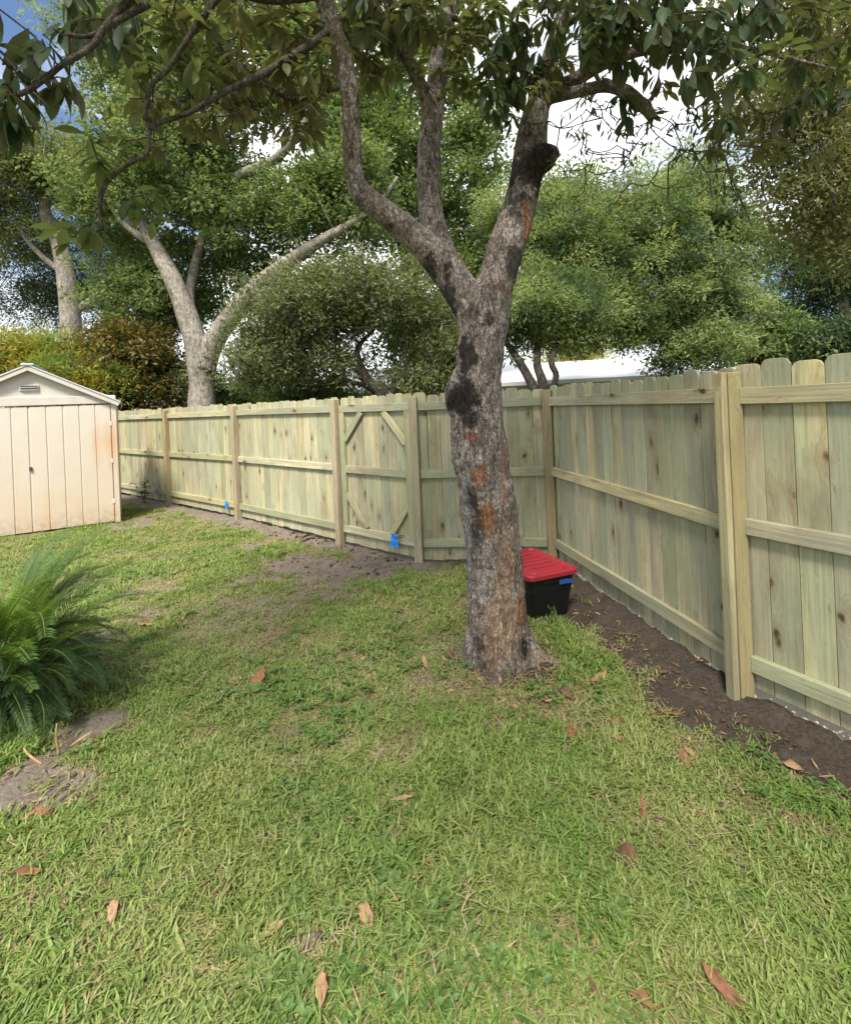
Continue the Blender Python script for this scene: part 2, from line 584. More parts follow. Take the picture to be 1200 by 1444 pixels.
soil = nd(nt, 'ShaderNodeAttribute', attribute_name='soil').outputs['Fac']
sand = nd(nt, 'ShaderNodeAttribute', attribute_name='sand').outputs['Fac']
n1 = noise(nt, P_, 60, 6, 0.7)
n2 = noise(nt, P_, 7, 5, 0.6)
n3 = noise(nt, P_, 1.1, 4, 0.6)
thatch = mixc(nt, ramp(nt, n1, [(0.3, 0.0), (0.7, 1.0)]), (0.085, 0.07, 0.035), (0.28, 0.24, 0.12))
thatch = mixc(nt, ramp(nt, n2, [(0.35, 0.0), (0.6, 0.7)]), thatch, (0.16, 0.18, 0.055))
sx = nd(nt, 'ShaderNodeSeparateXYZ', {0: P_}).outputs
soil_dark = mixc(nt, ramp(nt, n1, [(0.3, 0.0), (0.7, 1.0)]), (0.030, 0.024, 0.019), (0.095, 0.076, 0.060))
soil_grey = mixc(nt, ramp(nt, n1, [(0.3, 0.0), (0.7, 1.0)]), (0.105, 0.085, 0.068), (0.235, 0.20, 0.165))
drk = ramp(nt, math_n(nt, 'ADD', sx[0], math_n(nt, 'MULTIPLY', n2, 0.5)), [(0.0, 0.0), (1.0, 1.0)])
sc_ = mixc(nt, drk, soil_grey, soil_dark)
sc_ = mixc(nt, ramp(nt, n2, [(0.5, 0.0), (0.75, 0.6)]), sc_, mixc(nt, drk, (0.24, 0.205, 0.165), (0.12, 0.10, 0.08)))
gcol = mixc(nt, ramp(nt, soil, [(0.25, 0.0), (0.7, 1.0)]), thatch, sc_)
gcol = mixc(nt, sand, gcol, mixc(nt, n2, (0.34, 0.285, 0.21), (0.52, 0.46, 0.36)))
princ(nt, out, gcol, 0.95, 0.1, math_n(nt, 'ADD', n1, math_n(nt, 'MULTIPLY', n2, 0.7)), 0.7, 0.02)
ground = mesh_obj('ground', me, m)
tag(ground, 'backyard ground of thatch and bare soil under the grass', None, None, 'structure')


# ------------------------------------------------------------------ fence
def picket_mesh(i):
    w, h, th, c = 0.139, [1.795, 1.805, 1.787, 1.80, 1.812, 1.79][i], 0.017, 0.033
    r = random.Random(i)
    out_ = [(-w / 2, 0), (w / 2, 0), (w / 2, h - c), (w / 2 - c * 0.45, h - c * 0.22), (w / 2 - c * 1.05, h), (-w / 2 + c * 1.05, h), (-w / 2 + c * 0.45, h - c * 0.22), (-w / 2, h - c)]
    vs = [(x, -th / 2, z) for x, z in out_] + [(x, th / 2, z) for x, z in out_]
    n = len(out_)
    fs = [tuple(range(n)), tuple(reversed(range(n, 2 * n)))] + [(k, k + n, (k + 1) % n + n, (k + 1) % n) for k in range(n)]
    bm = bmesh.new()
    bv = [bm.verts.new(v) for v in vs]
    for f in fs:
        bm.faces.new([bv[k] for k in f])
    bmesh.ops.recalc_face_normals(bm, faces=bm.faces)
    bmesh.ops.bevel(bm, geom=list(bm.edges), offset=0.0022, segments=1, affect='EDGES')
    return bm_mesh('picket', bm)


PICK = [picket_mesh(i) for i in range(6)]
for p in PICK:
    p.materials.append(M['fence'])
POSTM = [box_mesh('post', 0.089, 0.089, h, 0.006, z0=-0.25) for h in (2.05, 2.06, 2.04)]
for p in POSTM:
    p.materials.append(M['post'])


def frame(A, B):
    """plan axes of the run A->B: along, out towards the yard"""
    d = (B - A).normalized()
    n = Vector((d.y, -d.x, 0))
    if n.dot(Vector((-0.3, -1, 0)) if abs(d.x) > 0.3 else Vector((-1, 0, 0))) < 0:
        n = -n
    return d, n


def board(parent, name, p, q, width, thick, nrm, mat, bev=0.003):
    """a board from p to q; its wide face looks along nrm"""
    z = (q - p)
    L = z.length
    z.normalize()
    y = (nrm - z * nrm.dot(z)).normalized()
    x = y.cross(z)
    me_ = box_mesh(name, width, thick, L, bev)
    Mx = Matrix((x, y, z)).transposed().to_4x4()
    Mx.translation = (p + q) / 2
    return mesh_obj(name, me_, mat, parent, Mx)


def pickets(parent, A, B, s0, s1, n, yoff, z0=0.02):
    d, nr = frame(A, B)
    step = (s1 - s0) / n
    for k in range(n):
        s = s0 + step * (k + 0.5)
        c = A + d * s + nr * (yoff + rng.uniform(-0.0015, 0.0015))
        y = -nr
        x = y.cross(Vector((0, 0, 1)))
        Mx = Matrix((x, y, Vector((0, 0, 1)))).transposed().to_4x4()
        Mx = Matrix.Translation(Vector((c.x, c.y, z0 + rng.uniform(-0.006, 0.008)))) @ Mx @ Euler((0, rng.uniform(-0.0025, 0.0025), rng.uniform(-0.01, 0.01))).to_matrix().to_4x4() @ Matrix.Diagonal((step * rng.uniform(0.962, 0.995) / 0.139, 1, 1, 1))
        mesh_obj('picket', rng.choice(PICK), None, parent, Mx)


def post(parent, P, ang, k=0, tilt=(0, 0)):
    Mx = Matrix.Translation(P) @ Euler((tilt[0], tilt[1], ang)).to_matrix().to_4x4()
    return mesh_obj('post', POSTM[k % 3], None, parent, Mx)


RZ = (0.205, 0.955, 1.685)


def panel(parent, A, B, n, a0=0.0, b0=0.0, z0=0.02):
    d, nr = frame(A, B)
    L = (B - A).length
    for z in RZ:
        p = A + d * (0.049 + a0) + nr * -0.026
        q = A + d * (L - 0.049 - b0) + nr * -0.026
        board(parent, 'rail', p + Vector((0, 0, z + rng.uniform(-0.008, 0.008))), q + Vector((0, 0, z + rng.uniform(-0.008, 0.008))), 0.089, 0.038, nr, M['fence'])
    pickets(parent, A, B, 0.0, L, n, -0.0545, z0)


left_fence = empty('wooden_fence', PST[2], 'pale yellow-green board fence with square posts running from behind the shed to the gate', 'fence')
right_fence = empty('wooden_fence', PST[6], 'greenish board fence from the gate past the red-lidded bin to the right edge', 'fence')
for i in (0, 1, 2, 3):
    panel(left_fence, PST[i], PST[i + 1], 17, z0=0.03)
for i in range(5):
    d, nr = frame(PST[i], PST[min(i + 1, 4)]) if i < 4 else frame(PST[3], PST[4])
    post(left_fence, PST[i], math.atan2(d.y, d.x), i)
panel(right_fence, PST[5], PST[6], 10)
panel(right_fence, PST[6], PST[7], 17, b0=0.02, z0=0.03)
panel(right_fence, PST[7], PST[8], 17, z0=0.055)
for i in (5, 6, 7, 8):
    a_, b_ = (PST[i], PST[i + 1]) if i in (5, 7) else (PST[i - 1], PST[i])
    d, nr = frame(a_, b_)
    post(right_fence, PST[i], math.atan2(d.y, d.x) if i != 7 else math.atan2(-0.97, 0.24), i)
# upright cleat where the rails meet the post, on the yard side of the post by the soil strip
d, nr = frame(PST[6], PST[7])
cp = PST[7] + d * 0.014 + nr * 0.070
board(right_fence, 'cleat', cp + Vector((0, 0, -0.05)), cp + Vector((0, 0, 1.81)), 0.062, 0.036, nr, M['fence'])

gate = empty('fence_gate', (PST[4] + PST[5]) / 2, 'board gate with corner braces set between two posts of the fence', 'gate')
A, B = PST[4], PST[5]
d, nr = frame(A, B)
L = (B - A).length
pickets(gate, A, B, 0.055, L - 0.055, 9, -0.0545, 0.025)
s0, s1 = 0.062, L - 0.062
yf = nr * -0.026


def gp(s, z):
    return A + d * s + yf + Vector((0, 0, z))


board(gate, 'stile', gp(s0 + 0.045, 0.252), gp(s0 + 0.045, 1.64), 0.085, 0.038, nr, M['fence'])
board(gate, 'stile', gp(s1 - 0.045, 0.252), gp(s1 - 0.045, 1.64), 0.085, 0.038, nr, M['fence'])
board(gate, 'rail', gp(s0, 0.205), gp(s1, 0.205), 0.089, 0.038, nr, M['fence'])
board(gate, 'rail', gp(s0, 1.687), gp(s1, 1.687), 0.089, 0.038, nr, M['fence'])
board(gate, 'rail', gp(s0 + 0.09, 0.945), gp(s1 - 0.09, 0.945), 0.089, 0.036, nr, M['fence'])
up = Vector((0, 0, 0))
for (sa, za, sb, zb) in ((s0 + 0.085, 1.30, s0 + 0.40, 1.64), (s1 - 0.085, 1.28, s1 - 0.42, 1.64), (s0 + 0.085, 0.64, s0 + 0.42, 0.25), (s1 - 0.085, 0.60, s1 - 0.36, 0.25)):
    board(gate, 'brace', gp(sa, za), gp(sb, zb), 0.075, 0.034, nr, M['fence'])

# ------------------------------------------------------------------ shed
m, nt, out = new_mat('shed_painted_metal')
geo = nd(nt, 'ShaderNodeNewGeometry')
P_ = geo.outputs['Position']
SHR = ground_at(171, 736)
SHL = ground_at(20, 753)
sh_x = Vector((math.cos(math.radians(31)), math.sin(math.radians(31)), 0))      # along the front, to the right
sh_n = Vector((sh_x.y, -sh_x.x, 0))                                 # out of the front
sep = nd(nt, 'ShaderNodeSeparateXYZ', {0: P_}).outputs
alongv = vmath(nt, 'DOT_PRODUCT', vmath(nt, 'SUBTRACT', P_, tuple(SHR)), tuple(sh_x))
big = noise(nt, P_, 1.6, 3)
streak = noise(nt, vmath(nt, 'MULTIPLY', P_, (9, 9, 0.8)), 1.0, 3, 0.5)
col = mixc(nt, ramp(nt, math_n(nt, 'ADD', math_n(nt, 'MULTIPLY', sep[2], 0.35), math_n(nt, 'MULTIPLY', big, 0.5)), [(0.35, 0.0), (0.85, 1.0)]), (0.50, 0.425, 0.325), (0.53, 0.48, 0.42))
e1 = math_n(nt, 'DIVIDE', math_n(nt, 'ADD', alongv, 0.10), 0.26)
e2 = math_n(nt, 'DIVIDE', math_n(nt, 'SUBTRACT', sep[2], 1.30), 0.55)
dd = math_n(nt, 'ADD', math_n(nt, 'SQRT', math_n(nt, 'ADD', math_n(nt, 'MULTIPLY', e1, e1), math_n(nt, 'MULTIPLY', e2, e2))), math_n(nt, 'MULTIPLY', math_n(nt, 'SUBTRACT', streak, 0.5), 1.6))
col = mixc(nt, ramp(nt, dd, [(0.1, 0.7), (1.5, 0.0)]), col, (0.50, 0.26, 0.11))
lowst = math_n(nt, 'MULTIPLY', ramp(nt, streak, [(0.45, 0.0), (0.65, 1.0)]), ramp(nt, sep[2], [(0.0, 0.55), (0.8, 0.0)]))
col = mixc(nt, lowst, col, (0.55, 0.34, 0.20))
splash = math_n(nt, 'MULTIPLY', ramp(nt, noise(nt, P_, 14, 5, 0.7), [(0.35, 0.0), (0.6, 1.0)]), ramp(nt, sep[2], [(0.0, 0.7), (0.32, 0.0)]))
col = mixc(nt, splash, col, (0.25, 0.20, 0.15))
dent = noise(nt, P_, 3.5, 2)
princ(nt, out, col, 0.55, 0.35, dent, 0.25, 0.03)
M['shed'] = m
M['shed_trim'] = plain('shed_trim_metal', (0.50, 0.46, 0.42), 0.55, 0.3, 0.08, 6)
M['shed_roof'] = plain('shed_roof_metal', (0.42, 0.44, 0.46), 0.45, 0.5, 0.08, 5)
M['dark_metal'] = plain('dark_steel', (0.05, 0.05, 0.055), 0.45, 0.5, 0.2, 30)
shed = empty('garden_shed', SHR, 'cream metal garden shed with low gable roof and rust-stained right edge', 'shed')
SW, SH, SD = 2.20, 1.93, 1.45     # width, eave height, depth


def sp(s, y, z):
    """shed point: s from the right front corner leftwards (negative), y outwards, z up"""
    return SHR + sh_x * s + sh_n * y + Vector((0, 0, z))


ShM = Matrix((sh_x, -sh_n, Vector((0, 0, 1)))).transposed().to_4x4()
ShM.translation = SHR


def rib_door(s_a, s_b, nplank, z0, z1):
    """a door skin of raised planks with grooves between them"""
    vs, fs = [], []
    w = (s_b - s_a) / nplank
    prof = []
    for k in range(nplank):
        x = s_a + k * w
        prof += [(x + 0.004, 0.010), (x + 0.012, 0.0), (x + w - 0.012, 0.0), (x + w - 0.004, 0.010)]
    n = len(prof)
    for z in (z0, z1):
        for x, y in prof:
            vs.append((x, y, z))
    for z in (z0, z1):
        for x, y in prof:
            vs.append((x, 0.03, z))
    for k in range(n - 1):
        fs.append((k, k + 1, n + k + 1, n + k))
        fs.append((2 * n + k + 1, 2 * n + k, 3 * n + k, 3 * n + k + 1))
        fs.append((n + k, n + k + 1, 3 * n + k + 1, 3 * n + k))
        fs.append((k + 1, k, 2 * n + k, 2 * n + k + 1))
    fs.append((0, n, 3 * n, 2 * n))
    fs.append((2 * n - 1, n - 1, 3 * n - 1, 4 * n - 1))
    return pydata('door', vs, fs)


mid = -SW / 2 - 0.02
mesh_obj('door', rib_door(mid + 0.004, -0.075, 5, 0.03, SH - 0.02), M['shed'], shed, ShM)
mesh_obj('door', rib_door(-SW + 0.075, mid - 0.004, 5, 0.03, SH - 0.02), M['shed'], shed, ShM)
mesh_obj('door_frame', box_mesh('door_frame', 0.05, 0.01, SH - 0.06, 0, z0=0.03), M['shed'], shed, ShM @ Matrix.Translation((mid, 0.016, 0)))
lk = box_mesh('door_latch', 0.035, 0.03, 0.06, 0.006)
mesh_obj('door_latch', lk, M['dark_metal'], shed, ShM @ Matrix.Translation((mid, -0.014, 0.98)))
for s_, z_ in ((-0.045, 0.35), (-0.045, 1.0), (-0.045, 1.6)):
    mesh_obj('hinge', box_mesh('hinge', 0.035, 0.014, 0.07, 0.004), M['shed_trim'], shed, ShM @ Matrix.Translation((s_ - 0.035, -0.006, z_)))
for s in (-0.036, -SW + 0.036):
    mesh_obj('corner_trim', box_mesh('corner_trim', 0.072, 0.05, SH, 0.004, z0=0.0), M['shed'], shed, ShM @ Matrix.Translation((s, 0.018, 0)))
# side and back walls with ribs
for (p, q) in (((0.0, 0.05), (0.0, SD)), ((0.0, SD), (-SW, SD)), ((-SW, SD), (-SW, 0.05))):
    vs, fs = [], []
    pv, qv = Vector((p[0], p[1], 0)), Vector((q[0], q[1], 0))
    L = (qv - pv).length
    dv = (qv - pv).normalized()
    nv = Vector((dv.y, -dv.x, 0))
    n = int(L / 0.18)
    prof = []
    for k in range(n):
        x = L * k / n
        w = L / n
        prof += [(x, 0.0), (x + w * 0.42, 0.0), (x + w * 0.5, 0.012), (x + w * 0.92, 0.012)]
    prof.append((L, 0.0))
    for z in (0.0, SH):
        for x, y in prof:
            c = pv + dv * x + nv * -y
            vs.append((c.x, c.y, z))
    k_ = len(prof)
    for k in range(k_ - 1):
        fs.append((k, k + 1, k_ + k + 1, k_ + k))
    o = mesh_obj('wall', pydata('wall', vs, fs), M['shed'], shed, ShM)
    md = o.modifiers.new('thickness', 'SOLIDIFY')
    md.thickness = 0.006
RISE = 0.56
# gable with header band, recessed triangle and louvre
mesh_obj('header_band', box_mesh('header_band', SW - 0.002, 0.05, 0.13, 0.006), M['shed_trim'], shed, ShM @ Matrix.Translation((-SW / 2, 0.010, SH + 0.065)))
vs = [(-SW + 0.1, 0.03, SH + 0.13), (-0.1, 0.03, SH + 0.13), (-SW / 2, 0.03, SH + 0.02 + RISE)]
vs += [(x, 0.05, z) for x, y, z in vs]
mesh_obj('gable', pydata('gable', vs, [(0, 1, 2), (5, 4, 3), (0, 3, 4, 1), (1, 4, 5, 2), (2, 5, 3, 0)]), M['shed_trim'], shed, ShM)
vt = mesh_obj('gable_vent', box_mesh('gable_vent', 0.24, 0.02, 0.085, 0.004), M['shed_trim'], shed, ShM @ Matrix.Translation((-SW / 2, 0.022, SH + 0.27)))
for k in range(4):
    mesh_obj('louvre', box_mesh('louvre', 0.21, 0.022, 0.010, 0.002), M['dark_metal'] if k % 2 else M['shed_roof'], vt, ShM @ Matrix.Translation((-SW / 2, 0.008, SH + 0.24 + k * 0.019)) @ Euler((0.5, 0, 0)).to_matrix().to_4x4())
for sgn in (-1, 1):
    e = Vector((-SW / 2 + sgn * (SW / 2 + 0.07), 0, SH + 0.015))
    r_ = Vector((-SW / 2, 0, SH + RISE + 0.05))
    dv = (r_ - e)
    L = dv.length
    dv.normalize()
    nv = Vector((-dv.z * sgn * -1, 0, abs(dv.x)))
    nv = Vector((sgn * dv.z, 0, -sgn * dv.x))
    if nv.z < 0:
        nv = -nv
    mid_ = (e + r_) / 2
    R3 = Matrix((dv, Vector((0, 0, 1)).cross(dv) if False else nv.cross(dv), nv)).transposed().to_4x4()
    R3.translation = mid_ + Vector((0, SD / 2 - 0.02, 0))
    rm = box_mesh('roof_panel', L, SD + 0.12, 0.022, 0.004)
    rp = mesh_obj('roof_panel', rm, M['shed_roof'], shed, ShM @ R3)
    R4 = R3.copy()
    R4.translation = mid_ + Vector((0, -0.055, 0)) - nv * 0.045
    mesh_obj('rake_trim', box_mesh('rake_trim', L - 0.01, 0.03, 0.06, 0.004), M['shed_trim'], shed, ShM @ R4)
mesh_obj('ridge_cap', box_mesh('ridge_cap', 0.16, SD + 0.14, 0.035, 0.01), M['shed_roof'], shed, ShM @ Matrix.Translation((-SW / 2, SD / 2 - 0.02, SH + RISE + 0.055)))

# ------------------------------------------------------------------ storage bin
M['bin'] = plain('black_plastic', (0.006, 0.0065, 0.008), 0.45, 0.4, 0.3, 8)
M['lid'] = plain('red_plastic', (0.27, 0.016, 0.026), 0.5, 0.45, 0.12, 14)
M['tape'] = plain('blue_painter_tape', (0.012, 0.065, 0.22), 0.7, 0.3, 0.2, 40)
ta, tb = Vector((-0.37, 0.93, 0)).normalized(), Vector((-0.93, -0.37, 0)).normalized()
LA, LB = 0.66, 0.47
corner = Vector((1.165, 3.90, 0))
tc_ = corner + ta * LA / 2 + tb * LB / 2
tote = empty('storage_bin', tc_, 'black plastic storage bin with red lid on the soil behind the trunk', 'storage bin')
ToM = Matrix((tb, -ta, Vector((0, 0, 1)))).transposed().to_4x4()
if ToM.determinant() < 0:
    ToM = Matrix((tb, ta, Vector((0, 0, 1)))).transposed().to_4x4()
ToM.translation = tc_


def rrect(w, l, r, n=5):
    pts = []
    for cx, cy, a0 in ((w / 2 - r, l / 2 - r, 0), (-w / 2 + r, l / 2 - r, 90), (-w / 2 + r, -l / 2 + r, 180), (w / 2 - r, -l / 2 + r, 270)):
        for k in range(n + 1):
            th = math.radians(a0 + 90 * k / n)
            pts.append((cx + r * math.cos(th), cy + r * math.sin(th)))
    return pts


def loft(name, rings, cap0=True, cap1=True):
    vs, fs = [], []
    n = len(rings[0][0])
    for pts, z in rings:
        vs += [(x, y, z) for x, y in pts]
    for i in range(len(rings) - 1):
        for k in range(n):
            k2 = (k + 1) % n
            fs.append((i * n + k, i * n + k2, (i + 1) * n + k2, (i + 1) * n + k))
    if cap0:
        fs.append(tuple(reversed(range(n))))
    if cap1:
        fs.append(tuple(range((len(rings) - 1) * n, len(rings) * n)))
    return pydata(name, vs, fs)


mesh_obj('bin_body', loft('bin_body', [(rrect(LB - .14, LA - .14, .04), -.01), (rrect(LB - .13, LA - .13, .05), 0.02), (rrect(LB - .08, LA - .08, .05), .20), (rrect(LB - .072, LA - .072, .05), .205), (rrect(LB - .05, LA - .05, .05), .315), (rrect(LB - .035, LA - .035, .05), .32), (rrect(LB - .03, LA - .03, .05), .335)]), M['bin'], tote, ToM)
lid = mesh_obj('lid', loft('lid', [(rrect(LB - .02, LA - .02, .05), .322), (rrect(LB, LA, .055), .324), (rrect(LB, LA, .055), .352), (rrect(LB - .016, LA - .016, .05), .360), (rrect(LB - .06, LA - .06, .04), .360), (rrect(LB - .075, LA - .075, .035), .348), (rrect(LB - .15, LA - .15, .035), .348), (rrect(LB - .165, LA - .165, .03), .356)]), M['lid'], tote, ToM)
for e in (-1, 1):
    mesh_obj('handle', loft('handle', [(rrect(0.20, 0.035, .015), .262), (rrect(0.21, 0.042, .018), .27), (rrect(0.21, 0.042, .018), .300), (rrect(0.20, 0.03, .012), .305)]), M['bin'], tote, ToM @ Matrix.Translation((0, e * (LA / 2 - 0.040), 0.012)))
for yy in (-0.16, -0.08, 0.0, 0.08, 0.16):
    mesh_obj('lid_rib', box_mesh('lid_rib', LB - 0.19, 0.016, 0.008, 0.003), M['lid'], lid, ToM @ Matrix.Translation((0, yy, 0.3585)))
tb_m = box_mesh('tape_label', 0.12, 0.003, 0.035, 0)
fr = corner + tb * 0.13 + ta * 0.019
tape = mesh_obj('tape_label', tb_m, M['tape'], tote, Matrix.Translation(Vector((fr.x, fr.y, 0.272))) @ Matrix.Rotation(math.atan2(tb.y, tb.x) + math.pi, 4, 'Z') @ Euler((-0.06, 0.05, 0)).to_matrix().to_4x4())


# ------------------------------------------------------------------ tapes and small plants along the fence
def ribbon(label, c, w, h, seed, mat, nrm):
    r = random.Random(seed)
    vs, fs = [], []
    n = 6
    for i in range(n + 1):
        t = i / n
        ww = w * (0.35 + 0.65 * math.sin(math.pi * min(1, t * 0.62 + 0.12)))
        for s in (-0.5, 0, 0.5):
            vs.append((s * ww + r.uniform(-.1, .1) * w, -0.012 - 0.02 * abs(s) * 2 * r.random() - 0.012 * r.random(), -t * h + r.uniform(-.04, .04) * h))
    for i in range(n):
        for k in range(2):
            fs.append((i * 3 + k, i * 3 + k + 1, i * 3 + k + 4, i * 3 + k + 3))
    me_ = pydata('tape_flag', vs, fs)
    x = Vector((-nrm.y, nrm.x, 0))
    Mx = Matrix((x, -nrm, Vector((0, 0, 1)))).transposed().to_4x4()
    Mx.translation = c
    o = mesh_obj('tape_flag', me_, mat, None, Mx)
    md = o.modifiers.new('thickness', 'SOLIDIFY')
    md.thickness = 0.0015
    return tag(o, label, 'tape')


M['bluetape'] = plain('bright_blue_tape', (0.015, 0.20, 0.62), 0.5, 0.4, 0.2, 60)
dG, nG = frame(PST[4], PST[5])
gpnt = PST[4] + dG * 0.98 + nG * -0.004
ribbon('bright blue scrap of tape hanging on the gate bottom rail', Vector((gpnt.x, gpnt.y, 0.27)), 0.13, 0.15, 1, M['bluetape'], nG)
dL, nL = frame(PST[2], PST[3])
gpnt = PST[2] + dL * 2.12 + nL * -0.004
ribbon('small blue scrap of tape on the bottom rail near the second post from the shed', Vector((gpnt.x, gpnt.y, 0.27)), 0.07, 0.15, 2, M['bluetape'], nL)
dL1, nL1 = frame(PST[1], PST[2])
gpnt = PST[2] - dL1 * 0.52 + nL1 * -0.004
ribbon('pale blue scrap of tape on the fence behind the weed beside the shed', Vector((gpnt.x, gpnt.y, 0.36)), 0.07, 0.2, 3, plain('pale_blue_tape', (0.18, 0.33, 0.62), 0.6, 0.3, 0.2, 60), nL1)

# ------------------------------------------------------------------ leaf shapes and sprigs
def leaf_shape(L, Wd, fold=0.25, droop=0.25, n=5, widest=0.6, curl=0.0, vs=None, fs=None, Mx=None):
    """a folded, drooping leaf along +Y with the stalk at the origin"""
    vs = [] if vs is None else vs
    fs = [] if fs is None else fs
    b = len(vs)
    for i in range(n + 1):
        t = i / n
        w = Wd / 2 * (math.sin(math.pi * min(1, t ** (math.log(0.5) / math.log(widest)))) ** 0.85) if 0 < t < 1 else 0.0015
        y = L * (t - 0.15 * droop * t * t)
        z = -L * droop * t * t * 0.6
        for s in (-1, 0, 1):
            c = Vector((s * w * math.cos(fold), y, z + abs(s) * w * math.sin(fold) + curl * s * w * t))
            vs.append(Mx @ c if Mx else c)
    for i in range(n):
        for k in range(2):
            q = b + i * 3 + k
            fs.append((q, q + 1, q + 4, q + 3))
    return vs, fs


def sprig(seed, n, R, L, Wd, flat=0.7, tilt=0.9, tris=False):
    """a tuft of small leaves in a ball of radius R"""
    r = random.Random(seed)
    vs, fs = [], []
    for i in range(n):
        while True:
            p = Vector((r.uniform(-1, 1), r.uniform(-1, 1), r.uniform(-1, 1)))
            if p.length < 1:
                break
        p = Vector((p.x * R, p.y * R, p.z * R * flat))
        out_ = Vector((p.x, p.y, p.z * 0.5 + r.uniform(-0.3, 0.3) * R)) + Vector((r.uniform(-1, 1), r.uniform(-1, 1), r.uniform(-1, 1))) * R * 0.6
        out_.normalize()
        up_ = Vector((r.uniform(-tilt, tilt), r.uniform(-tilt, tilt), 1)).normalized()
        x = out_.cross(up_)
        if x.length < 1e-3:
            continue
        x.normalize()
        z = x.cross(out_)
        l = L * r.uniform(0.7, 1.2)
        w = Wd * r.uniform(0.8, 1.2) / 2
        b = len(vs)
        vs += [p, p + out_ * l * 0.5 + x * w + z * w * 0.4, p + out_ * l, p + out_ * l * 0.5 - x * w + z * w * 0.4]
        fs += [(b, b + 1, b + 2), (b, b + 2, b + 3)]
    return pydata('sprig', vs, fs)


def sprigs(key, n, R, L, Wd, mat, k=4, **kw):
    out_ = []
    for i in range(k):
        me_ = sprig(hash(key) % 1000 + i if False else sum(map(ord, key)) + i, n, R, L, Wd, **kw)
        me_.materials.append(mat)
        out_.append(source('sprig_' + key, me_))
    return out_


def crown_points(blobs, seed, spread=0.30, dens=1.0, per=9):
    """clumps through each blob (u, v, ru, rv, depth, rdepth, clumps), sprigs round each clump"""
    g = np.random.default_rng(seed)
    P = []
    for (u, v, ru, rv, d, rd, n) in blobs:
        c = at(u, v, d)
        rx, rz = ru * d / F, rv * d / F
        n = int(n * dens)
        for k in range(n):
            q = g.normal(size=3)
            q /= np.linalg.norm(q)
            q *= g.uniform(0.35, 1.0) ** 0.6
            cc = np.array([c.x + q[0] * rx, c.y + q[1] * rd, c.z + q[2] * rz])
            sg = spread * d / 12 * (1.6 if g.random() < 0.2 else 1.0)
            m_ = int(per * g.uniform(0.6, 1.5))
            pts = cc + g.normal(size=(m_, 3)) * np.array([sg, sg, sg * 0.5])
            P.append(pts)
    return np.concatenate(P)


def rand_rot(n, tilt=0.5):
    R = np.zeros((n, 3))
    R[:, 0] = nrg.normal(0, tilt, n)
    R[:, 1] = nrg.normal(0, tilt, n)
    R[:, 2] = nrg.uniform(0, 6.283, n)
    return R


def limb_nodes(lines, sub=5):
    N = []
    for ln in lines:
        p, r = traced(ln)
        p, r = spline(p, r, sub)
        N += p
    return N


def connect(nodes, targets, step=0.25, wig=0.06, r0=0.012, r1=0.003, sides=5, seed=1, vs=None, fs=None, sag=0.0):
    """grow thin twigs from the nearest existing node to every target"""
    r = random.Random(seed)
    vs = [] if vs is None else vs
    fs = [] if fs is None else fs
    NA = np.array([tuple(p) for p in nodes])
    order = sorted(range(len(targets)), key=lambda i: float(np.min(np.sum((NA - np.array(targets[i])) ** 2, 1))))
    for i in order:
        t = Vector(targets[i])
        D = np.sum((NA - np.array(t)) ** 2, 1)
        j = int(np.argmin(D))
        p0 = Vector(NA[j])
        dist = math.sqrt(float(D[j]))
        n = max(2, min(8, int(dist / step) + 1))
        pts = []
        for k in range(n + 1):
            q = p0.lerp(t, k / n)
            if 0 < k < n:
                q += Vector((r.uniform(-1, 1), r.uniform(-1, 1), r.uniform(-1, 1))) * wig * min(1, dist) + Vector((0, 0, -sag * dist * math.sin(math.pi * k / n)))
            pts.append(q)
        ra = max(r1 * 1.3, min(r0, r1 + 0.010 * dist))
        rads = [ra + (r1 - ra) * k / n for k in range(n + 1)]
        if n > 1:
            pts, rads = spline(pts, rads, 3)
        sweep(pts, rads, sides, False, vs, fs)
        NA = np.concatenate([NA, np.array([tuple(p) for p in pts[1:]])])
    return vs, fs


def background_tree(name, label, cat, limbs, blobs, leafset, bark, seed, group=None, spread=0.32, dens=1.0, per=9, scale=(0.75, 1.45), tilt=0.5, twig_r=0.03, twigs=90):
    trunk0 = at(*limbs[0][0][:2], limbs[0][0][3])
    root = empty(name, (trunk0.x, trunk0.y, 0), label, cat, group)
    vs, fs = [], []
    nodes = []
    for i, ln in enumerate(limbs):
        p, r = traced(ln)
        if i == 0:
            p = [Vector((p[0].x, p[0].y, -0.1)), Vector((p[0].x, p[0].y, p[0].z * 0.5))] + p
            r = [r[0] * 1.35, r[0] * 1.08] + r
        p, r = spline(p, r, 5)
        for k in range(len(p)):
            r[k] *= 1 + 0.10 * (vnoise(k * 0.7, i * 3.3, seed) - 0.5)
        sweep(p, r, 12 if i < 3 else 8, True, vs, fs)
        nodes += p
    P = crown_points(blobs, seed, spread, dens, per)
    tg = [tuple(P[k]) for k in np.random.default_rng(seed).integers(0, len(P), twigs)]
    tvs, tfs = connect(nodes, tg, 0.6, 0.12, twig_r, 0.008, 5, seed)
    b = len(vs)
    vs += tvs
    fs += [tuple(q + b for q in f) for f in tfs]
    mesh_obj('trunk', pydata('trunk', vs, fs, True), bark, root)
    scatter('crown', P, rand_rot(len(P), tilt), nrg.uniform(scale[0], scale[1], len(P)), leafset, root)
    return root


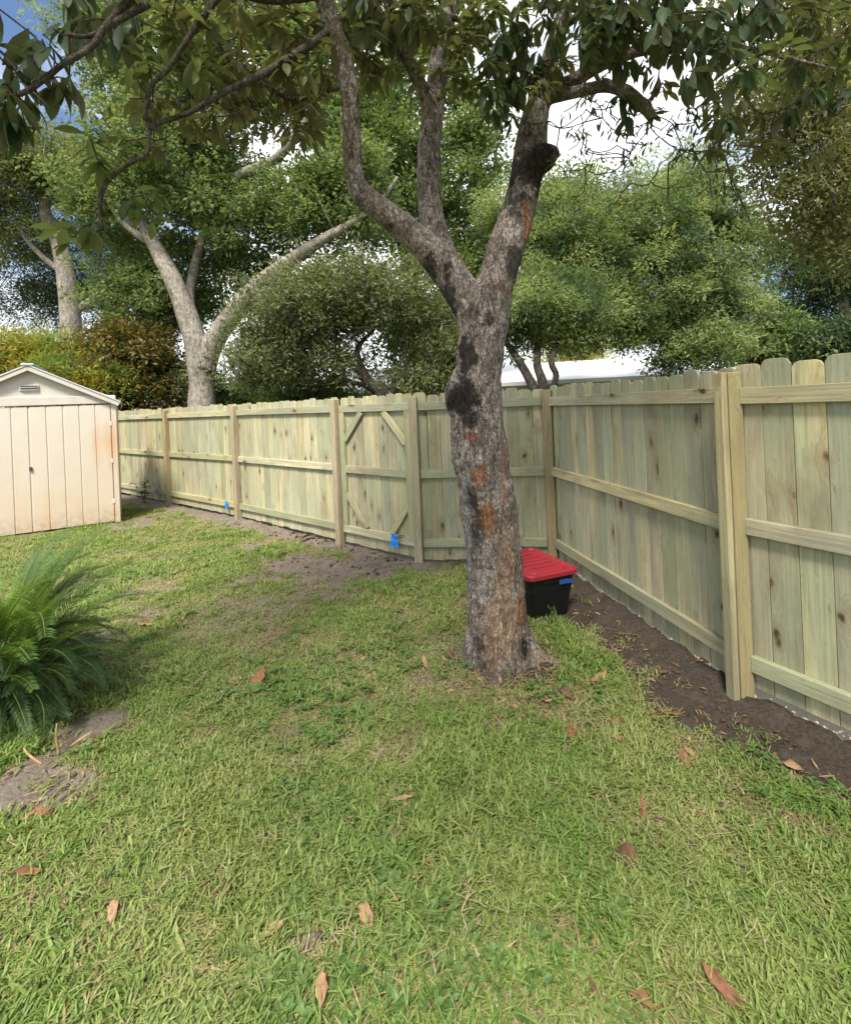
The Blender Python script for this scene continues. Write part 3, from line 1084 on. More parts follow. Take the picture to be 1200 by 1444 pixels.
M['oak_leaf'] = leaf_mat('oak_leaf', (0.075, 0.115, 0.045), (0.135, 0.175, 0.07), (0.19, 0.23, 0.085), trans=0.48)
M['olive_leaf'] = leaf_mat('olive_green_leaf', (0.10, 0.135, 0.055), (0.15, 0.175, 0.075), (0.19, 0.20, 0.07), trans=0.4)
M['bright_leaf'] = leaf_mat('yellow_green_leaf', (0.105, 0.155, 0.045), (0.175, 0.215, 0.075), (0.075, 0.12, 0.04), trans=0.42)
M['grey_leaf'] = leaf_mat('grey_green_leaf', (0.085, 0.105, 0.055), (0.14, 0.16, 0.075), (0.17, 0.19, 0.07), trans=0.35)
M['feather_leaf'] = leaf_mat('fresh_green_leaf', (0.13, 0.18, 0.07), (0.27, 0.30, 0.135), (0.065, 0.105, 0.048), trans=0.48, nscale=1.2)
M['dark_leaf'] = leaf_mat('dark_green_leaf', (0.022, 0.045, 0.02), (0.04, 0.07, 0.03), (0.06, 0.09, 0.03), trans=0.3)
M['brown_olive_leaf'] = leaf_mat('brown_olive_leaf', (0.12, 0.145, 0.05), (0.17, 0.175, 0.07), (0.10, 0.16, 0.05), trans=0.5, under=(0.16, 0.15, 0.075), nscale=1.5)
M['croton_leaf'] = leaf_mat('croton_leaf', (0.10, 0.06, 0.018), (0.19, 0.15, 0.03), (0.04, 0.065, 0.02), trans=0.3, nscale=4)
M['gold_leaf'] = leaf_mat('golden_leaf', (0.30, 0.21, 0.025), (0.22, 0.25, 0.05), (0.15, 0.22, 0.05), trans=0.4, nscale=1.5)
M['oak_bark'] = bark_mat('oak_bark', (0.12, 0.105, 0.085), (0.26, 0.235, 0.195), (0.40, 0.37, 0.32), 0.6, crack=0.35)
M['black_bark'] = bark_mat('blackish_bark', (0.018, 0.015, 0.013), (0.042, 0.036, 0.03), (0.08, 0.07, 0.06), 0.7)
M['grey_bark'] = bark_mat('dark_bark', (0.035, 0.030, 0.026), (0.085, 0.075, 0.062), (0.16, 0.145, 0.125), 0.7)

S_oak = sprigs('oak', 32, 0.24, 0.11, 0.052, M['oak_leaf'], 5)
S_olive = sprigs('olive', 30, 0.26, 0.12, 0.045, M['olive_leaf'], 4)
S_bright = sprigs('bright', 26, 0.25, 0.135, 0.06, M['bright_leaf'], 4)
S_grey = sprigs('grey', 34, 0.24, 0.095, 0.03, M['grey_leaf'], 4)
S_feather = sprigs('feather', 52, 0.24, 0.095, 0.030, M['feather_leaf'], 4, flat=0.5)
S_dark = sprigs('dark', 40, 0.26, 0.12, 0.03, M['dark_leaf'], 4)
S_brown = sprigs('brown', 18, 0.22, 0.085, 0.030, M['brown_olive_leaf'], 5, flat=0.9, tilt=1.3)
S_croton = sprigs('croton', 26, 0.20, 0.13, 0.05, M['croton_leaf'], 4, flat=0.9)
S_gold = sprigs('gold', 26, 0.20, 0.16, 0.03, M['gold_leaf'], 4, flat=1.0)

# big spreading oak behind the left fence
background_tree('oak_tree', 'big oak with pale forked trunk rising behind the left fence beside the shed', 'tree',
                [[(286, 590, 38, 12), (284, 540, 33, 12), (282, 505, 36, 12), (268, 455, 30, 12.0), (246, 398, 25, 12), (218, 345, 19, 12.2), (196, 300, 15, 12.5), (170, 230, 14, 12.8)],
                 [(287, 520, 34, 12), (300, 485, 30, 12), (325, 448, 27, 11.9), (365, 402, 24, 11.7), (410, 368, 20, 11.5), (455, 338, 15, 11.2), (500, 312, 11, 11.1), (535, 285, 7, 11.2), (560, 250, 4, 11.4)],
                 [(274, 470, 16, 12.1), (268, 410, 13, 12.5), (285, 340, 13, 12.6), (300, 292, 14, 12.4), (335, 250, 15, 12), (380, 230, 14, 11.8), (412, 200, 12, 11.6), (450, 140, 10, 11.5)],
                 [(218, 345, 12, 12.2), (180, 320, 8, 12), (150, 280, 6, 12)],
                 [(300, 292, 10, 12.4), (270, 220, 9, 12.6), (250, 120, 8, 12.6), (270, 30, 7, 12.6)]],
                [(215, 70, 105, 90, 12.5, 1.8, 60), (330, 70, 120, 100, 12.4, 1.8, 64), (240, 215, 105, 75, 12.3, 1.7, 66), (345, 300, 85, 75, 12.6, 1.4, 50),
                 (205, 410, 65, 60, 13.4, 1.2, 34), (275, 390, 55, 55, 13.6, 1.0, 22), (340, 380, 45, 50, 13.6, 0.9, 14), (420, 120, 70, 80, 12, 1.3, 30), (430, 290, 55, 55, 12.0, 1.2, 24), (500, 290, 50, 45, 11.6, 1.0, 20), (490, 240, 50, 40, 11.8, 1.0, 18), (160, 300, 50, 60, 12.8, 1.2, 26), (300, -40, 200, 60, 12.4, 2, 60),
                 (250, 440, 50, 30, 13.8, .8, 14)],
                S_oak, M['oak_bark'], 3, 'oaks and leafy trees beyond the fence', twigs=150, spread=0.25, per=10)
# second oak further left
background_tree('oak_tree', 'pale-leaved tree with slim light trunk behind the shed, farthest left', 'tree',
                [[(104, 520, 26, 16), (101, 460, 26, 16), (95, 400, 24, 16), (84, 345, 19, 16), (66, 305, 15, 16), (60, 250, 10, 16)],
                 [(95, 385, 13, 16), (70, 370, 8, 16), (40, 340, 6, 16), (22, 310, 5, 16)],
                 [(101, 440, 12, 16), (130, 425, 12, 16.3), (152, 405, 10, 16.5)]],
                [(70, 225, 62, 48, 16, 1.5, 46), (20, 255, 55, 50, 16, 1.5, 36), (125, 255, 45, 45, 16, 1.2, 26), (15, 330, 45, 45, 16.4, 1.2, 20), (-60, 280, 70, 90, 16, 1.6, 40)],
                S_olive, M['oak_bark'], 5, 'oaks and leafy trees beyond the fence', spread=0.24, per=10)
background_tree('oak_tree', 'shadowy tree with curving low limbs between the two pale oak trunks', 'tree',
                [[(152, 520, 20, 18), (156, 450, 19, 18), (160, 415, 14, 18), (175, 380, 10, 18)],
                 [(158, 445, 14, 18), (185, 412, 13, 18), (215, 398, 10, 18)],
                 [(170, 200, 22, 14.5), (158, 165, 20, 14.5), (168, 135, 18, 14.5), (190, 104, 15, 14.5), (215, 80, 10, 14.5)],
                 [(160, 160, 15, 14.5), (146, 146, 9, 14.5), (138, 138, 4, 14.5)]],
                [(40, 430, 60, 30, 19, 1.4, 18), (110, 395, 60, 45, 18.6, 1.2, 26), (40, 395, 60, 40, 19, 1.4, 22), (150, 340, 70, 45, 19, 1.4, 36), (110, 430, 40, 20, 19, 1, 8), (200, 460, 50, 30, 18.5, 1.2, 16)],
                S_dark, M['oak_bark'], 6, 'oaks and leafy trees beyond the fence', twigs=50)
# bright tree behind the forked trunk
background_tree('leafy_tree', 'tall bright yellow-green tree straight behind the fork of the front trunk', 'tree',
                [[(590, 570, 22, 15), (585, 480, 20, 15), (575, 380, 18, 15), (560, 280, 14, 15), (570, 180, 10, 15)],
                 [(577, 400, 12, 15), (620, 320, 10, 15), (655, 240, 7, 15)]],
                [(540, 210, 70, 65, 14.6, 1.4, 42), (560, 310, 80, 60, 14.8, 1.4, 46), (640, 250, 75, 60, 15, 1.4, 34), (500, 140, 60, 60, 15, 1.2, 20), (610, 470, 60, 55, 14.6, 1.2, 30), (640, 370, 60, 50, 15, 1.2, 28), (590, 110, 70, 60, 15.2, 1.3, 20), (690, 330, 45, 60, 15, 1.2, 18), (520, 30, 120, 60, 15, 1.5, 24), (665, 175, 50, 45, 15, 1.2, 16), (480, 400, 60, 60, 15.5, 1, 14), (620, 530, 70, 30, 15.2, 1, 14)],
                S_bright, M['grey_bark'], 8, 'oaks and leafy trees beyond the fence', spread=0.25, per=10)
# low grey-green tree over the gate
background_tree('spreading_tree', 'low grey-green spreading tree with dark crooked limbs above the gate', 'tree',
                [[(545, 600, 26, 10.5), (540, 555, 24, 10.5), (520, 540, 17, 10.5), (500, 512, 11, 10.4), (470, 495, 8, 10.4), (430, 470, 6, 10.3)],
                 [(548, 556, 16, 10.5), (575, 530, 12, 10.5), (610, 520, 9, 10.5), (650, 500, 7, 10.5)],
                 [(512, 520, 8, 10.5), (505, 490, 6, 10.6), (530, 460, 5, 10.7), (535, 420, 4, 10.7)],
                 [(525, 545, 8, 10.5), (490, 537, 6, 10.4), (455, 520, 5, 10.3)], [(575, 528, 8, 10.5), (572, 490, 6, 10.6), (590, 450, 4, 10.6)]],
                [(430, 440, 75, 45, 10.5, 1.1, 60), (385, 495, 50, 40, 10.4, .9, 36), (500, 420, 70, 45, 10.8, 1.1, 44), (570, 420, 60, 50, 10.9, 1.0, 30), (620, 480, 50, 50, 10.9, .9, 24), (470, 500, 60, 30, 11.0, .8, 16), (360, 520, 26, 26, 10.5, .5, 10), (600, 540, 60, 16, 11, .7, 14)],
                S_grey, M['black_bark'], 9, 'oaks and leafy trees beyond the fence', spread=0.30, twigs=120, twig_r=0.022)
# big tree above the white roof
background_tree('broad_tree', 'broad fresh green tree with pointed top over the white roof', 'tree',
                [[(760, 585, 15, 8.6), (752, 548, 14, 8.6), (738, 520, 12, 8.8), (722, 495, 10, 9), (705, 470, 7, 9.2)],
                 [(768, 585, 14, 8.6), (765, 540, 13, 8.6), (757, 505, 11, 8.8), (772, 440, 7, 9.4), (830, 380, 8, 10.4), (900, 330, 7, 11), (970, 280, 5, 11.5)],
                 [(775, 560, 9, 8.6), (784, 530, 9, 8.6), (778, 505, 9, 8.7), (800, 450, 8, 9.6), (850, 430, 7, 10.4), (930, 400, 6, 11), (1020, 380, 4, 11.3)],
                 [(705, 555, 14, 8.5), (690, 535, 12, 8.6), (672, 520, 9, 8.8)]],
                [(960, 290, 50, 45, 11.5, 0.9, 26), (985, 245, 24, 26, 11.5, .5, 10), (870, 330, 95, 55, 11.2, 1.2, 70), (790, 330, 60, 60, 11, 1.1, 38), (1010, 350, 65, 55, 11.3, 1.1, 40), (900, 405, 110, 60, 10.8, 1.3, 80), (1000, 440, 80, 50, 11, 1.1, 44), (780, 415, 70, 50, 10.6, 1.1, 38), (745, 440, 50, 40, 9.2, .6, 22), (800, 450, 45, 30, 9.4, .6, 16), (850, 462, 95, 22, 10.6, 1.0, 28), (990, 490, 45, 30, 10.2, 0.8, 26), (740, 300, 50, 40, 11.4, 0.9, 16), (820, 275, 50, 25, 11.5, .8, 14)],
                S_feather, M['black_bark'], 12, 'oaks and leafy trees beyond the fence', spread=0.30, per=10, twigs=140)
# overhanging tree at the right edge
background_tree('overhanging_tree', 'brownish-olive small-leaved tree overhanging the fence at the right edge', 'tree',
                [[(1262, 600, 34, 5.2), (1250, 480, 30, 5.2), (1232, 380, 26, 5.2), (1205, 250, 20, 5.1), (1170, 120, 14, 5)],
                 [(1235, 390, 16, 5.2), (1200, 330, 11, 5.1), (1150, 270, 8, 5), (1110, 210, 5, 5)],
                 [(1200, 240, 10, 5.1), (1150, 150, 9, 5.0), (1100, 95, 7, 4.9), (1050, 75, 5, 4.8)],
                 [(1220, 310, 10, 5.1), (1180, 230, 7, 4.9), (1130, 170, 5, 4.8), (1100, 100, 4, 4.8)]],
                [(1150, 90, 75, 75, 5.0, .55, 60), (1150, 200, 70, 60, 5.0, .5, 58), (1175, 290, 55, 55, 5.0, .5, 40), (1090, 150, 45, 45, 4.9, .4, 24), (1260, 200, 70, 200, 5.2, .6, 70), (1110, 260, 35, 35, 5, .35, 12), (1190, 360, 35, 30, 5.1, .4, 14), (1120, -40, 120, 60, 5, .7, 40)],
                S_brown, M['oak_bark'], 14, None, spread=0.36, per=9, dens=0.48, scale=(0.7, 1.1), twig_r=0.014, twigs=170, tilt=0.8)
background_tree('evergreen_tree', 'dark feathery evergreen tree with layered boughs at far right behind fence', 'tree',
                [[(1196, 560, 16, 13), (1192, 450, 14, 13), (1180, 380, 10, 13), (1170, 300, 7, 13)],
                 [(1185, 400, 6, 13), (1130, 395, 4, 13), (1085, 385, 3, 13)], [(1185, 370, 6, 13), (1130, 350, 4, 13)]],
                [(1180, 330, 45, 35, 13, 0.8, 22), (1120, 360, 45, 8, 13, .5, 12), (1110, 396, 45, 6, 13, .5, 9), (1190, 400, 28, 40, 13.2, .7, 18), (1190, 470, 45, 40, 13.4, .9, 26), (1240, 400, 50, 100, 13.4, .9, 30), (1130, 440, 40, 25, 14.5, .8, 14)],
                S_dark, M['oak_bark'], 15, 'oaks and leafy trees beyond the fence', spread=0.26)


def shrub(label, cat, blobs, leafset, seed, name='shrub', per=10, spread=0.28, scale=(0.8, 1.2), group=None, bark=None):
    c = at(blobs[0][0], blobs[0][1], blobs[0][4])
    root = empty(name, (c.x, c.y, 0), label, cat, group)
    P = crown_points(blobs, seed, spread, 1.0, per)
    P = P[P[:, 2] > 0.15]
    r = random.Random(seed)
    vs, fs = [], []
    nodes = []
    for k in range(5):
        e = P[r.randrange(len(P))]
        p0 = Vector((c.x + r.uniform(-.15, .15), c.y + r.uniform(-.15, .15), -0.05))
        pts = [p0, p0.lerp(Vector(e), 0.45) + Vector((0, 0, 0.2)), Vector(e)]
        q, rr = spline(pts, [0.035, 0.022, 0.008], 4)
        sweep(q, rr, 6, True, vs, fs)
        nodes += q
    connect(nodes, [tuple(P[k]) for k in np.random.default_rng(seed).integers(0, len(P), 40)], 0.4, 0.08, 0.015, 0.005, 5, seed, vs, fs)
    mesh_obj('stem', pydata('stem', vs, fs, True), bark or M['grey_bark'], root)
    scatter('foliage', P, rand_rot(len(P), 0.6), nrg.uniform(scale[0], scale[1], len(P)), leafset, root)
    return root


shrub('rounded croton bush with brown and yellow leaves behind the shed roof', 'bush',
      [(180, 510, 56, 52, 12.6, 0.9, 64), (170, 640, 70, 80, 12.6, .8, 40), (140, 500, 34, 34, 12.4, .6, 20), (222, 540, 20, 34, 12.6, .5, 12), (150, 560, 50, 30, 12.6, .6, 16)], S_croton, 21, 'croton_bush')
shrub('golden yellow leafy shrub above the left slope of the shed roof', 'bush',
      [(25, 500, 50, 28, 11.8, 0.8, 40), (85, 525, 40, 22, 11.6, .7, 24), (20, 620, 110, 110, 11.9, .7, 50), (125, 545, 30, 25, 11.6, .5, 14)], S_gold, 22, 'golden_shrub')
shrub('small yellow-green shrub showing above the fence right of the broad tree', 'bush',
      [(1090, 485, 36, 30, 11.0, 0.6, 30), (1090, 600, 50, 80, 11.0, .6, 30)], S_bright, 23, 'shrub')
shrub('green shrub low behind the fence between the oak trunk and the grey-green tree', 'bush',
      [(330, 568, 50, 18, 14, 0.8, 26), (330, 640, 60, 60, 14, .8, 20)], S_bright, 24, 'shrub')
shrub('feathery grey-green shrub against the foot of the pale oak trunk', 'bush',
      [(262, 540, 34, 34, 13.2, 0.6, 26), (262, 620, 50, 50, 13.2, .6, 16)], S_grey, 25, 'shrub')
shrub('yellow-green shrub peeping over the fence left of the gate', 'bush',
      [(440, 562, 40, 14, 12, 0.7, 18), (440, 630, 50, 50, 12, .7, 16)], S_bright, 26, 'shrub')
shrub('leafy green bush at the far right corner above the fence boards', 'bush',
      [(1150, 500, 50, 35, 10.5, 0.8, 36), (1215, 500, 60, 40, 10.2, .8, 26), (1170, 620, 80, 80, 10.4, .7, 30)], S_dark, 27, 'shrub')
shrub('pale yellow-green palm-like shrub peeking over the white roof', 'bush',
      [(815, 492, 40, 22, 19, 0.9, 26), (815, 560, 50, 50, 19, .9, 20)], S_gold, 28, 'shrub', scale=(0.9, 1.4))

# distant woods that read as one mass
Pw = []
gw = np.random.default_rng(41)
for k in range(420):
    uu = gw.uniform(-420, 1650)
    d = gw.uniform(24, 34)
    hgt = 1.2 + 3.0 * vnoise(uu / 130.0, 0.0, 77) if not 300 < uu < 345 else 0.8
    c = at(uu, CV, d)
    for q in range(5):
        Pw.append((c.x + gw.normal(0, .5), d + gw.normal(0, .6), gw.uniform(0, 1) ** 0.7 * hgt + 0.2))
wd = scatter('distant_hedgerow', Pw, rand_rot(len(Pw)), nrg.uniform(1.8, 3.0, len(Pw)), S_oak, None)
tag(wd, 'far green hedgerow glimpsed between the trees beyond the fence', 'hedgerow', None, 'stuff')

# ------------------------------------------------------------------ neighbour's house with the white roof
M['roof_white'] = plain('white_roof_sheet', (0.78, 0.79, 0.82), 0.5, 0.4, 0.03, 2)
M['house_wall'] = plain('cream_render', (0.55, 0.52, 0.46), 0.9, 0.2, 0.06, 6)
M['glass'] = plain('window_glass', (0.03, 0.035, 0.04), 0.08, 0.6, 0.1, 2)
R1, R2 = at(560, 542, 19.0), at(934, 502, 17.0)
hx = Vector((R2.x - R1.x, R2.y - R1.y, 0)).normalized()
hn = Vector((hx.y, -hx.x, 0))
rz_ = R2.z
house = empty('house', (R2.x, R2.y, 0), 'low white-roofed house seen above the fence boards right of the trunk', 'house')


def hp(s, y, z):
    return R2 + hx * s + hn * y + Vector((0, 0, z - R2.z))


ez = rz_ - 0.75
HL = -13.0
vs = [hp(HL, 0, rz_), hp(0, 0, rz_), hp(1.5, 3.2, ez), hp(HL - 1.5, 3.2, ez), hp(1.5, -3.2, ez), hp(HL - 1.5, -3.2, ez)]
fs = [(3, 2, 1, 0), (0, 1, 4, 5), (1, 2, 4), (3, 0, 5)]
rf = mesh_obj('roof', pydata('roof', vs, fs), M['roof_white'], house)
md = rf.modifiers.new('thickness', 'SOLIDIFY')
md.thickness = 0.12
HM = Matrix((hx, -hn, Vector((0, 0, 1)))).transposed().to_4x4()
HM.translation = Vector((R2.x, R2.y, 0))
mesh_obj('wall', box_mesh('wall', -HL + 2.2, 5.8, ez - 0.02, 0, z0=-0.02), M['house_wall'], house, HM @ Matrix.Translation((HL / 2, 0, 0)))
for s in (-1.5, -4.6, -8.6):
    wf = mesh_obj('window', box_mesh('window', 1.3, 0.08, 1.0, 0.005), M['roof_white'], house, HM @ Matrix.Translation((s, -2.92, 1.25)))
    mesh_obj('pane', box_mesh('pane', 1.14, 0.02, 0.86, 0), M['glass'], wf, HM @ Matrix.Translation((s, -2.965, 1.25)))

# ------------------------------------------------------------------ foreground tree
TD = 3.30
L_trunk = [(704, 985, 100, TD), (704, 945, 98, TD), (703, 915, 90, TD), (701, 860, 82, TD), (697, 800, 77, TD), (692, 740, 75, TD), (683, 680, 77, TD), (675, 630, 80, TD), (672, 585, 76, TD), (674, 530, 68, TD), (680, 480, 66, TD), (682, 440, 72, TD), (678, 410, 76, TD)]
L_left = [(676, 450, 60, TD), (652, 412, 54, TD), (624, 372, 47, TD), (590, 338, 40, 3.26), (548, 304, 37, 3.22), (514, 278, 33, 3.18), (499, 245, 28, 3.15), (496, 190, 25, 3.1), (493, 130, 25, 3.05), (482, 75, 26, 3.0), (463, 20, 25, 2.92), (448, -45, 23, 2.85), (430, -150, 18, 2.75)]
L_mid = [(655, 415, 48, 3.34), (634, 378, 40, 3.38), (616, 335, 37, 3.42), (607, 290, 35, 3.46), (605, 225, 34, 3.52), (610, 160, 31, 3.58), (621, 85, 29, 3.64), (631, 15, 27, 3.7), (640, -60, 22, 3.75), (655, -160, 16, 3.8)]
L_mid2 = [(606, 170, 20, 3.55), (596, 130, 19, 3.5), (576, 85, 18, 3.42), (545, 38, 17, 3.32), (520, -5, 16, 3.22), (490, -80, 12, 3.1)]
L_right = [(688, 450, 58, TD), (697, 405, 52, 3.32), (710, 360, 50, 3.36), (726, 312, 48, 3.4), (738, 268, 46, 3.44), (746, 225, 46, 3.48), (752, 178, 40, 3.5), (764, 125, 31, 3.5), (780, 70, 25, 3.5), (800, 0, 21, 3.5), (815, -90, 16, 3.5)]
L_r2 = [(765, 130, 24, 3.5), (800, 118, 20, 3.42), (838, 96, 18, 3.3), (875, 80, 17, 3.15), (925, 66, 15, 2.95), (990, 60, 12, 2.75), (1080, 75, 9, 2.6), (1180, 98, 7, 2.5)]
L_r3 = [(775, 135, 22, 3.45), (812, 130, 17, 3.3), (850, 122, 17, 3.18), (880, 128, 19, 3.1), (905, 148, 18, 3.05), (920, 166, 14, 3.0)]
L_knob = [(742, 235, 40, 3.46), (757, 227, 44, 3.42), (770, 221, 38, 3.38), (780, 217, 26, 3.36), (788, 214, 9, 3.35)]
L_burl = [(668, 525, 56, TD), (657, 542, 50, TD - .03), (649, 556, 44, TD - .05), (646, 570, 36, TD - .05), (652, 588, 28, TD - .03), (662, 606, 18, TD)]
L_roots = [[(718, 900, 64, 3.28), (742, 926, 44, 3.25), (772, 944, 30, 3.22), (810, 954, 20, 3.18), (852, 966, 11, 3.12)],
           [(722, 930, 46, 3.2), (736, 952, 26, 3.12), (746, 966, 10, 3.08)], [(702, 935, 50, 3.2), (698, 960, 28, 3.1), (694, 972, 10, 3.04)],
           [(682, 928, 44, 3.25), (664, 942, 24, 3.22), (650, 952, 10, 3.2)]]
L_thin = [[(470, 40, 13, 2.95), (420, 75, 11, 2.8), (370, 105, 10, 2.7), (320, 128, 9, 2.62), (265, 160, 8, 2.55), (215, 178, 7, 2.5), (208, 215, 6, 2.48), (175, 235, 6, 2.46), (150, 258, 6, 2.45), (142, 285, 6, 2.45), (144, 325, 5, 2.45)],
          [(455, -10, 14, 2.9), (390, 0, 12, 2.7), (320, -10, 11, 2.5), (290, 20, 10, 2.42), (262, 60, 8, 2.4), (235, 100, 7, 2.4), (212, 125, 6, 2.4), (205, 170, 6, 2.42)],
          [(440, -90, 16, 2.8), (330, -70, 14, 2.5), (220, -30, 12, 2.3), (160, 25, 10, 2.2), (130, 65, 9, 2.15), (90, 90, 8, 2.1), (65, 110, 9, 2.05), (30, 132, 7, 2.0), (-30, 142, 5, 1.95)],
          [(210, 5, 10, 2.25), (165, 30, 9, 2.2), (130, 50, 7, 2.2), (98, 50, 6, 2.15)],
          [(640, -60, 14, 3.75), (700, -110, 12, 3.5), (800, -140, 11, 3.1), (900, -150, 9, 2.8), (1020, -120, 8, 2.5), (1090, -60, 7, 2.4)],
          [(790, 40, 12, 3.5), (850, 0, 10, 3.2), (920, -30, 8, 2.9), (1000, -30, 7, 2.6)],
          [(493, 120, 8, 3.05), (450, 130, 7, 3.0), (410, 140, 6, 2.9), (375, 120, 5, 2.85)],
          [(632, 20, 9, 3.68), (665, 40, 8, 3.5), (690, 60, 7, 3.3), (710, 90, 5, 3.2)]]


def tubes_mesh(lines, sides=20, sub=6, seed=0, lump=0.06):
    vs, fs = [], []
    for i, ln in enumerate(lines):
        p, r = traced(ln)
        p, r = spline(p, r, sub)
        r = [q * (1 + lump * (vnoise(k * 0.35, i * 5.1, seed) - 0.5) * 2) for k, q in enumerate(r)]
        sweep(p, r, sides, True, vs, fs)
    return vs, fs


fgt = empty('shade_tree', (TREE.x, TREE.y, 0), 'foreground shade tree with forked patchy grey trunk and big drooping leaves', 'tree')
vs, fs = tubes_mesh([L_trunk, L_left, L_mid, L_mid2, L_right, L_r2, L_r3, L_knob, L_burl] + L_roots, 22, 6, 4, 0.05)
tmp = bpy.data.objects.new('tmp_trunk', pydata('tmp_trunk', vs, fs))
COL.objects.link(tmp)
md = tmp.modifiers.new('r', 'REMESH')
md.mode = 'VOXEL'
md.voxel_size = 0.0125
md = tmp.modifiers.new('s', 'SMOOTH')
md.factor = 0.5
md.iterations = 5
dg = bpy.context.evaluated_depsgraph_get()
ev = tmp.evaluated_get(dg)
tme = bpy.data.meshes.new_from_object(ev)
bpy.data.objects.remove(tmp)
n = len(tme.vertices)
co = np.empty(n * 3)
no = np.empty(n * 3)
tme.vertices.foreach_get('co', co)
tme.vertex_normals.foreach_get('vector', no)
co, no = co.reshape(-1, 3), no.reshape(-1, 3)
ang = np.arctan2(co[:, 1] - TREE.y - 0.15, co[:, 0] - TREE.x + 0.06)
low = np.clip(1 - co[:, 2] / 1.6, 0, 1)
dsp = (fbm(co[:, 0] * 14 + co[:, 1] * 9, co[:, 2] * 9, 61) - 0.5) * 0.022 + (fbm(ang * 3.2, co[:, 2] * 1.4, 63, 3) - 0.5) * 0.05 * (0.25 + low) + (fbm(co[:, 0] * 50 + co[:, 1] * 31, co[:, 2] * 30, 67, 2) - 0.5) * 0.010
dsp *= np.clip(0.35 + low + 0.3, 0, 1)
# long splits in the bark of the lower trunk
spl = np.abs(fbm(ang * 5.0 + 0.3 * co[:, 2], co[:, 2] * 0.9, 71, 2) - 0.5)
dsp -= np.where(co[:, 2] < 2.2, np.clip(0.05 - spl, 0, 1) * 0.30, 0)
co = co + no * dsp[:, None]
tme.vertices.foreach_set('co', co.ravel())
tme.polygons.foreach_set('use_smooth', [True] * len(tme.polygons))
tme.materials.clear()


def tp(u, v, off=0.2):
    return at(u, v, TD - off)


BLK, ORG = (0.026, 0.021, 0.018), (0.24, 0.115, 0.055)
patches = [(tp(656, 500), (.075, .2, .26), BLK, 0.95), (tp(650, 560), (.14, .25, .13), BLK, 0.97), (tp(664, 590), (.09, .2, .11), BLK, 0.95), (tp(634, 430, .1), (.055, .25, .30), BLK, 0.9), (tp(606, 390, .1), (.05, .2, .2), BLK, 0.85),
           (tp(668, 616), (.07, .15, .05), (0.20, 0.07, 0.045), 0.8), (tp(678, 675), (.06, .15, .11), ORG, 0.9), (tp(664, 708), (.065, .15, .11), BLK, 0.95), (tp(690, 735), (.075, .15, .14), ORG, 0.85), (tp(672, 765), (.06, .15, .17), BLK, 0.75),
           (tp(715, 800), (.06, .15, .26), ORG, 0.7), (tp(738, 865), (.045, .2, .24), ORG, 0.85), (tp(742, 920), (.03, .2, .12), BLK, 0.9), (tp(683, 915), (.10, .2, .17), BLK, 0.6), (tp(690, 450), (.05, .15, .06), BLK, 0.8), (tp(668, 440), (.06, .15, .06), BLK, .6),
           (tp(705, 880), (.17, .25, .30), (0.30, 0.20, 0.125), 0.7), (tp(715, 780), (.10, .25, .40), (0.27, 0.20, 0.15), 0.5), (tp(715, 700), (.03, .15, .4), (0.27, 0.16, 0.11), 0.5),
           (at(757, 235, 3.3), (.19, .3, .26), BLK, 0.95), (at(735, 290, 3.25), (.10, .25, .17), BLK, 0.75), (at(750, 318, 3.25), (.07, .2, .20), ORG, 0.85), (at(730, 370, 3.2), (.10, .25, .16), BLK, 0.85), (tp(712, 395), (.12, .2, .10), (0.10, 0.06, 0.035), 0.7),
           (at(775, 945, 3.2), (.30, .2, .14), (0.30, 0.23, 0.15), 0.7), (at(900, 140, 3.0), (.25, .2, .2), (0.22, 0.22, 0.13), .8), (at(505, 290, 3.1), (.07, .2, .10), BLK, .6), (at(545, 315, 3.1), (.14, .2, .03), BLK, .6), (tp(660, 800), (.045, .2, .6), (0.25, 0.25, 0.26), 0.7)]
M['fg_bark'] = bark_mat('grey_scaly_bark', (0.080, 0.066, 0.057), (0.215, 0.18, 0.155), (0.43, 0.385, 0.345), 1.25, patches, crack=0.7)
mesh_obj('trunk', tme, M['fg_bark'], fgt)
vs, fs = tubes_mesh(L_thin, 8, 6, 9, 0.12)
nodes = limb_nodes(L_thin, 5) + limb_nodes([L_left[6:], L_mid[5:], L_mid2, L_right[6:], L_r2[2:], L_r3], 5)

